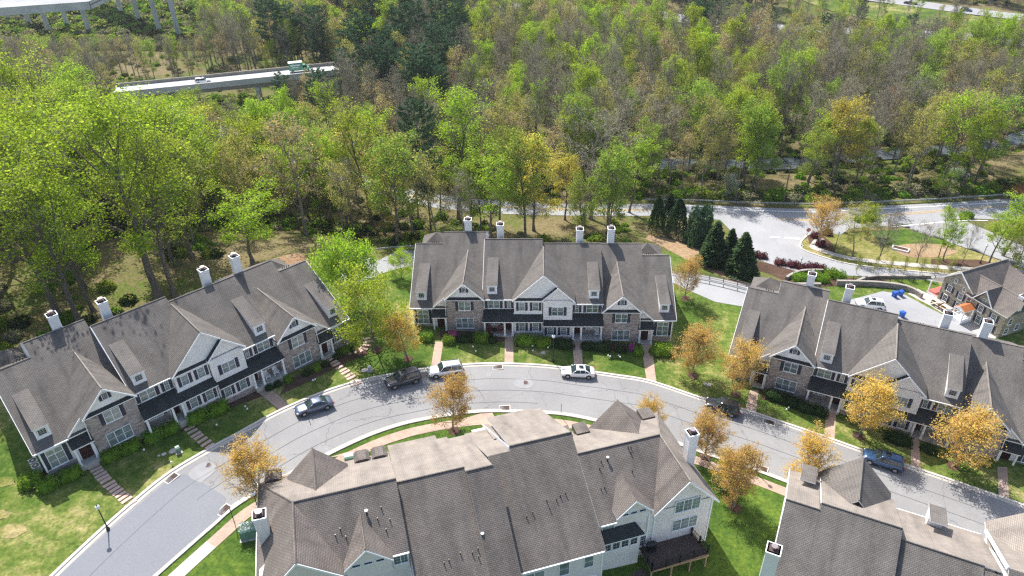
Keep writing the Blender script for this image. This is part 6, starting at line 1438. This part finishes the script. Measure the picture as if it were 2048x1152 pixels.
def wall(label, pts, h, t=.45):
    line = resample(smooth(pts, n=4), 1.2); o = thing('retaining_wall', label, 'wall', (line[0][0], line[0][1], T(*line[0]))); O = Vector((line[0][0], line[0][1], T(*line[0]))); m = MB(); mc = MB(); a = offset_line(line, -t / 2); b = offset_line(line, t / 2)
    for i in range(len(line) - 1):
        q_ = [Vector((*a[i], T(*line[i]) - .4)) - O, Vector((*a[i + 1], T(*line[i + 1]) - .4)) - O, Vector((*b[i + 1], T(*line[i + 1]) - .4)) - O, Vector((*b[i], T(*line[i]) - .4)) - O]; m.hexa(q_ + [v_ + Vector((0, 0, .4 + h)) for v_ in q_], 'retaining_stone')
        q2 = [v_ + Vector((0, 0, .4 + h)) for v_ in q_]; mc.hexa(q2 + [v_ + Vector((0, 0, .1)) for v_ in q2], 'coping')
    part('stone_face', m, o); part('coping', mc, o)
wall('curved stone retaining wall below the terrace lawn by the stone house', px(1672, 570, 1720, 571, 1760, 573, 1800, 578, 1825, 586, 1842, 597), .9)
wall('upper low stone wall behind the terrace lawn', px(1713, 566, 1735, 558, 1770, 556, 1860, 556), .5); wall('short stone wall right of the mound shrubs', px(1590, 574, 1640, 574), .7); wall('short curved stone wall at the left of the entrance bed', px(1572, 560, 1585, 552, 1605, 546, 1645, 545), .6)
# utility poles and wires
def pole(base, h, label, lean=0.):
    q = G(*base); o = thing('utility_pole', label, 'utility pole', q, .2); m = MB(); m.tube([(0, 0, -.5), (lean, 0, h)], [.17, .10], 'wood_pole', 7); part('pole', m, o); m = MB(); m.box(lean - 1.2, lean + 1.2, -.06, .06, h - .75, h - .62, 'wood_pole'); part('crossarm', m, o); m = MB(); m.tube([(lean + .3, .25, h - 1.6), (lean + .3, .25, h - .9)], .2, 'galv', 8); part('transformer', m, o)
    for s in (-1.1, -.5, .5, 1.1): m = MB(); m.tube([(lean + s, 0, h - .62), (lean + s, 0, h - .45)], .05, 'grey_plastic', 6); part('insulator', m, o)
    return q, h
PO = [pole((1566, 408), 9.8, 'utility pole beyond the guardrail, nearest the creek'), pole((1728, 400), 8.5, 'leaning utility pole beyond the guardrail, right of the yellow tree'), pole((1890, 392), 8.5, 'utility pole by the white blossoming tree at right'), pole((1470, 405), 10, 'utility pole left of the creek, among the trees'), pole((1335, 402), 10, 'utility pole among the trees behind the cones'), pole((560, 245), 9, 'utility pole between the overpass pier and the wood')]
PO = sorted(PO[:5], key=lambda t_: t_[0].x)
for i, ((a, ha), (b, hb)) in enumerate(zip(PO[:-1], PO[1:])):
    m = MB(); O = a.copy()
    for s in (-1.0, -.3, .4, 1.0):
        A = a + Vector((s * .2, s, ha - .5)) - O; B_ = b + Vector((s * .2, s, hb - .5)) - O; m.tube([A.lerp(B_, t / 8) - Vector((0, 0, 3.0 * (t / 8) * (1 - t / 8) * 1.4)) for t in range(9)], .025, 'black_metal', 3, False)
    tag(link('power_line', m.mesh('power_line', uv=False), None, O), ['sagging power lines over the trees behind the cones', 'sagging power lines left of the creek', 'sagging power lines between the creek and the yellow tree', 'sagging power lines over the guardrail at right'][i], 'power line')

# ---------------------------------------------------------------- stone house at the right
a_, b_ = P(1873, 599, -5.2), P(1996, 674, -5.2); sy = math.atan2(b_.y - a_.y, b_.x - a_.x)
sh = thing('stone_house', 'old fieldstone house with navy shutters and brown roofs at the right edge', 'house', a_, sy)
Lh = (b_ - a_).length; e1 = 4.35
mb = MB(); mb.box(0, Lh, 0, 5.2, -1.5, e1 - .6, 'fieldstone'); mb.box(0, 5.2, .02, 9.5, -1.5, e1 + .4, 'fieldstone'); mb.prism([(0, -.0, e1 - .62), (5.3, -.0, e1 - .62), (5.3, 0, e1 + .4), (2.7, 0, e1 + 2.5), (0, 0, e1 + .6)], (0, 3, 0), 'fieldstone'); mb.prism([(6.1, -.01, e1 - .62), (9.2, -.01, e1 - .62), (7.6, -.01, e1 + 1.9)], (0, 1.5, 0), 'fieldstone'); part('wall', mb, sh)
mb = MB(); mb.box(4.5, 11.4, 5.3, 8.2, -1.5, 2.6, 'fieldstone'); part('rear_wall', mb, sh)
Dm = 'shingle_brown'; mb = MB()
cross_gable(mb, 2.7, -.35, 10.2, e1 + 2.75, .85, 2.95, 2.95, Dm); mb.slab([(4.6, -.35, e1 - .35), (Lh + .35, -.35, e1 - .35), (Lh + .35, 3.0, e1 + 1.9), (2.7, 3.0, e1 + 1.9)], Dm); mb.slab([(2.7, 3.0, e1 + 1.9), (Lh + .35, 3.0, e1 + 1.9), (Lh + .35, 6.2, e1 - .4), (4.6, 6.2, e1 - .4)], Dm)
cross_gable(mb, 7.6, -.4, 3.2, e1 + 2.05, 1.3, 1.75, 1.75, Dm); mb.slab([(3.0, 5.6, e1 + .2), (11, 5.6, e1 - .6), (11.2, 9.8, e1 + 1.2), (3.0, 9.8, e1 + 2.2)], Dm); mb.slab([(3.0, 9.8, e1 + 2.2), (11.2, 9.8, e1 + 1.2), (11.2, 13, e1 - 1), (3.0, 13, e1)], Dm)
ridge_cap(mb, (2.7, -.3, e1 + 2.78), (2.7, 10, e1 + 2.78), 'shingle_pale_lit', .1); ridge_cap(mb, (2.7, 3, e1 + 1.93), (Lh + .3, 3, e1 + 1.93), 'shingle_pale_lit', .1)
srf = part('roof', mb, sh); mb = MB(); rakes(mb, 2.7, -.35, e1 + 2.75, .85, 2.95, 2.2, .22); rakes(mb, 7.6, -.4, e1 + 2.03, 1.3, 1.75, 1.75, .2); part('trim', mb, sh)
for u, z_, w_, h_ in ((1.5, 2.55, .85, 1.2), (3.7, 2.3, .85, 1.2), (1.3, .5, .85, 1.3), (3.8, .4, .85, 1.3), (7.5, 2.2, .85, 1.25), (9.9, 2.0, .9, 1.25), (7.8, .2, .9, 1.4), (10.0, .1, .85, 1.3)): win_sh(sh, u, 0, z_, w_, h_, sw=.36, gx=3, gy=4, gm='glass_dark')
window(sh, 2.1, -.0, 4.6, .5, .75, gx=2, gy=3, gm='glass_dark'); window(sh, 3.9, 0, 4.0, .5, .7, gx=2, gy=2, gm='glass_dark'); window(sh, 7.6, -.01, 3.8, .55, 1.0, gx=2, gy=4, gm='glass_dark'); window(sh, 5.2, 0, 2.3, .75, 1.3, gx=1, gy=2, gm='glass_dark')
for v, z_ in ((1.4, 2.0), (1.3, .2), (3.6, .4)): window(sh, Lh, v, z_, .9, 1.1, gx=2, gy=2, yaw=math.pi/2, gm='glass_dark')
# copper porch
mb = MB(); cross_gable(mb, 5.9, -2.6, 0.1, 2.9, .55, 1.0, 1.0, 'copper'); part('porch_roof', mb, sh); mb = MB(); mb.prism([(4.95, -2.58, 2.3), (6.85, -2.58, 2.3), (5.9, -2.58, 2.8)], (0, .05, 0), 'white_trim')
for s in (-.85, .85):
    for v in (-2.5, -.3): mb.box(5.9 + s - .08, 5.9 + s + .08, v - .08, v + .08, 0, 2.35, 'white_trim')
mb.box(5.0, 6.8, -2.5, 0, -.3, .3, 'white_trim')
for s in (-.85, .85):
    mb.box(5.9 + s - .03, 5.9 + s + .03, -2.5, -.3, 1.0, 1.1, 'white_trim')
    for k in range(9): mb.box(5.9 + s - .02, 5.9 + s + .02, -2.4 + k * .25, -2.34 + k * .25, .3, 1.0, 'white_trim')
part('porch', mb, sh)
# side porch with red floor
mb = MB(); mb.slab([(-2.6, .6, 2.3), (.0, .6, 3.3), (.0, 4.6, 3.3), (-2.6, 4.6, 2.3)], Dm); part('side_porch_roof', mb, sh); mb = MB(); mb.box(-2.5, 0, .4, 4.4, -.4, .35, 'white_trim', ['white_trim', 'red_floor'] + ['white_trim'] * 4)
for v in (.6, 4.2): mb.box(-2.45, -2.25, v - .1, v + .1, .3, 2.3, 'white_trim')
part('side_porch', mb, sh); chimney(srf, 9.4, 9.5, 3, 6.9, 1.0); chimney(srf, Lh - .6, 3.0, 4, 6.7, .7)
mb = MB(); mb.slab([(-1, 10.5, 3.6), (3, 10.5, 3.6), (2.4, 8.6, 5.4)], Dm); mb.slab([(-1, 10.5, 3.6), (2.4, 8.6, 5.4), (.4, 6.2, 3.6)], Dm); part('hip_roof', mb, sh)
# benches / table by the wall and chair
for u, lb in ((1.2, 'weathered picnic table along the stone house wall, left one'), (3.1, 'pale picnic table along the stone house wall, right one')):
    p_ = sh.matrix_basis @ Vector((u, -1.4, .15)); o = thing('picnic_table', lb, 'picnic table', p_, sy); m = MB()
    for k in range(4): m.box(-.8, .8, -.4 + k * .2, -.22 + k * .2, .7, .74, 'cream_cloth')
    part('tabletop', m, o)
    for s in (-1, 1): m = MB(); m.box(-.8, .8, s * .7 - .12, s * .7 + .12, .42, .46, 'cream_cloth'); part('bench', m, o); m = MB(); m.box(s * .6 - .05, s * .6 + .05, -.7, .7, 0, .7, 'timber'); part('leg', m, o)
def bin_(p, label, yaw=.3):
    q = G(*p); o = thing('recycling_bin', label, 'bin', q, yaw); m = MB(); m.hexa([(-.4, -.35, .08), (.4, -.35, .08), (.4, .35, .08), (-.4, .35, .08), (-.5, -.45, 1.0), (.5, -.45, 1.0), (.5, .45, 1.0), (-.5, .45, 1.0)], 'bin_blue'); part('bin_body', m, o); m = MB(); m.hexa([(-.54, -.48, 1.0), (.54, -.48, 1.0), (.54, .48, 1.0), (-.54, .48, 1.0), (-.5, -.3, 1.12), (.5, -.3, 1.12), (.5, .48, 1.12), (-.5, .48, 1.12)], 'bin_blue'); part('lid', m, o)
    for s in (-1, 1): m = MB(); m.tube([(s * .38, .36, .1), (s * .46, .36, .1)], .12, 'tyre', 10); part('wheel', m, o)
    o.scale = (.75, .75, .95)
bin_((1788, 594), 'bright blue wheeled bin by the parking court, left one'); bin_((1800, 592), 'bright blue wheeled bin by the parking court, right one'); bin_((1803, 634), 'blue bin just showing over the ridge of the right row')
# planter box on the corner lawn
q = G(1800, 500); o = thing('planter_box', 'small white framed raised planter on the corner lawn', 'planter', q, -.6); m = MB(); m.box(-1.5, 1.5, -.7, .7, -.1, .4, 'white_trim'); part('frame', m, o); m = MB(); m.box(-1.3, 1.3, -.52, .52, .38, .43, 'mulch'); part('soil', m, o)
# bank of plants: rock
# ---------------------------------------------------------------- overpasses
br = thing('road_bridge', 'concrete road bridge with piers and a dark barrier, white car and green van on it', 'bridge', (0, 0, 0))
nL, nR = P(225, 191, 0), P(700, 142, 0); fL, fR = P(225, 174, 0), P(700, 114, 0)
def strip(mb, a, b, c, d, z0, z1, mat): mb.hexa([(a.x, a.y, z0), (b.x, b.y, z0), (c.x, c.y, z0), (d.x, d.y, z0), (a.x, a.y, z1), (b.x, b.y, z1), (c.x, c.y, z1), (d.x, d.y, z1)], mat)
tdir = (nR - nL).normalized(); nd = Vector((-tdir.y, tdir.x, 0)); wB = (fL - nL).dot(nd); fL = nL + nd * wB; fR = nR + nd * wB
mb = MB(); strip(mb, nL + nd * .4, nR + nd * .4, fR - nd * .4, fL - nd * .4, -.35, 0, 'deck_pale'); part('deck', mb, br)
mb = MB(); strip(mb, nL, nR, nR + nd * .4, nL + nd * .4, -.9, .85, 'bridge_concrete'); strip(mb, fL - nd * .4, fR - nd * .4, fR, fL, -.9, .95, 'bridge_dark'); part('parapet', mb, br)
mb = MB()
for k in (.7, wB / 2, wB - .7): strip(mb, nL + nd * (k - .3), nR + nd * (k - .3), nR + nd * (k + .3), nL + nd * (k + .3), -2.1, -.36, 'bridge_dark')
part('girder', mb, br)
for px_ in (513, 300):
    u = P(px_, 165, -1); c0 = nL + tdir * ((u - nL).dot(tdir)); m = MB(); strip(m, c0 - tdir * .6 - nd * .3, c0 + tdir * .6 - nd * .3, c0 + tdir * .6 + nd * (wB + .3), c0 - tdir * .6 + nd * (wB + .3), -3.1, -2.12, 'bridge_concrete')
    for k in (.8, wB - .8): q_ = c0 + nd * k; m.tube([(q_.x, q_.y, -10), (q_.x, q_.y, -3.1)], .75, 'bridge_concrete', 8)
    part('pier', m, br)
m = MB(); hb = nR + tdir * 20
strip(m, nR - tdir * 14 - nd * 2, nR + tdir * 12 - nd * 2, nR + tdir * 12 + nd * (wB + 2), nR - tdir * 14 + nd * (wB + 2), -11, -1.2, 'forest_floor'); tag(link('embankment', m.mesh('embankment')), kind='structure')
car('suv', 'car_white', (424, 164), (390, 168), 'white SUV driving over the road bridge', z=.02, name='car'); 
# green van
vp = P(600, 143, 0.02); vy = math.atan2(tdir.y, tdir.x); v = thing('box_van', 'green and white box van on the road bridge', 'van', vp, vy)
m = MB(); m.box(-3.2, 1.0, -1.05, 1.05, .6, 3.0, 'van_green'); m.box(-3.22, 1.02, -1.07, 1.07, 3.0, 3.12, 'paint_white'); part('cargo_box', m, v); m = MB(); loft(m, [rrect(1.05, 3.1, 1.0, .45, 3, .3, .2), rrect(1.05, 3.1, 1.0, 1.2, 3, .3, .2), rrect(1.05, 2.9, .98, 1.35, 3, .3, .2)], 'van_green'); part('bonnet', m, v)
m = MB(); loft(m, [rrect(1.05, 2.5, .95, 1.3, 3, .2, .2), rrect(1.05, 1.9, .85, 2.1, 3, .2, .2)], 'car_glass'); part('windows', m, v); m = MB(); loft(m, [rrect(1.05, 1.95, .88, 2.08, 3, .2, .2), rrect(1.05, 1.8, .7, 2.2, 3, .2, .2)], 'van_green'); part('cab_roof', m, v)
m = MB(); m.box(-2.6, .4, -1.075, -1.052, 2.1, 2.5, 'paint_white'); m.box(-2.2, -.2, -1.075, -1.052, 1.5, 1.75, 'paint_white'); part('side_stripe', m, v)
for x in (-2.2, 2.3):
    for s in (-1, 1): m = MB(); m.tube([(x, s * .85, .42), (x, s * 1.07, .42)], .42, 'tyre', 14); m.tube([(x, s * 1.0, .42), (x, s * 1.08, .42)], .22, 'rim', 10); part('wheel', m, v)
# viaduct at the top left corner
vb_ = thing('highway_viaduct', 'tall concrete highway viaduct on rows of round columns in the top left corner', 'bridge', (0, 0, 0))
a0, a1, a2 = P(-160, 32, 12), P(180, 8, 12), P(262, -30, 12); m = MB(); off_ = Vector((-2, 22, 0)); pts_ = [a0, a1, a2]
for i in range(2): strip(m, pts_[i], pts_[i + 1], pts_[i + 1] + off_, pts_[i] + off_, 11.4, 12.0, 'asphalt_far')
part('deck', m, vb_); m = MB()
for i in range(2): strip(m, pts_[i] + Vector((0, -.4, 0)), pts_[i + 1] + Vector((0, -.4, 0)), pts_[i + 1], pts_[i], 10.2, 13.0, 'bridge_concrete')
part('parapet', m, vb_)
caps = [(0, 22, 176, 9), ]
for row, cols_ in enumerate((((21, 48), (62, 56), (99, 65), (139, 61), (179, 65)), ((208, 22), (246, 36), (280, 46), (320, 65), (359, 75)))):
    Q_ = [P(x, y_, -8) for x, y_ in cols_]
    up_ = 7.5 * row
    for q_ in Q_: m = MB(); m.tube([(q_.x, q_.y, -10), (q_.x, q_.y, 9.2 + up_)], 1.05, 'bridge_concrete', 10); part('column', m, vb_)
    m = MB(); A, B_ = Q_[0], Q_[-1]; d_ = (B_ - A).normalized(); n_ = Vector((-d_.y, d_.x, 0)); A2, B2 = A - d_ * 8, B_ + d_ * 2
    strip(m, A2 - n_ * 1.1, B2 - n_ * 1.1, B2 + n_ * 1.1, A2 + n_ * 1.1, 8.4 + up_, 10.3 + up_, 'bridge_concrete'); part('pier_cap', m, vb_)
m = MB(); strip(m, A2 - n_ * 5, B2 - n_ * 5, B2 + n_ * 5, A2 + n_ * 5, 17.8, 19.5, 'bridge_concrete'); part('upper_deck', m, vb_)
# vehicles on far roads
car('sedan', 'car_silver', (352, 224), (332, 222), 'silver car on the lower road under the overpass, half hidden by trees', name='car'); car('pickup', 'car_black', (1808, 8), (1832, 11), 'black pickup on the highway at the top right', name='car'); car('suv', 'car_blue', (1942, 25), (1920, 22), 'dark blue car on the highway at the top right corner', name='car'); car('sedan', 'car_red', (1765, 2), (1745, 0), 'red car on the highway near the top right', name='car')
# ---------------------------------------------------------------- the thin spring haze
hz = MB().box(-480, 480, -120, 700, -18, 72, 'white_trim'); me = hz.mesh('haze', uv=False); me.materials.clear()
hm = bpy.data.materials.new('haze'); hm.use_nodes = True; n_ = hm.node_tree; n_.nodes.clear(); o_ = n_.nodes.new('ShaderNodeOutputMaterial'); pv = n_.nodes.new('ShaderNodeVolumePrincipled'); pv.inputs['Color'].default_value = (.85, .90, 1, 1); pv.inputs['Density'].default_value = .00009; pv.inputs['Anisotropy'].default_value = .2; n_.links.new(pv.outputs[0], o_.inputs['Volume'])
me.materials.append(hm); tag(link('haze', me), kind='stuff')
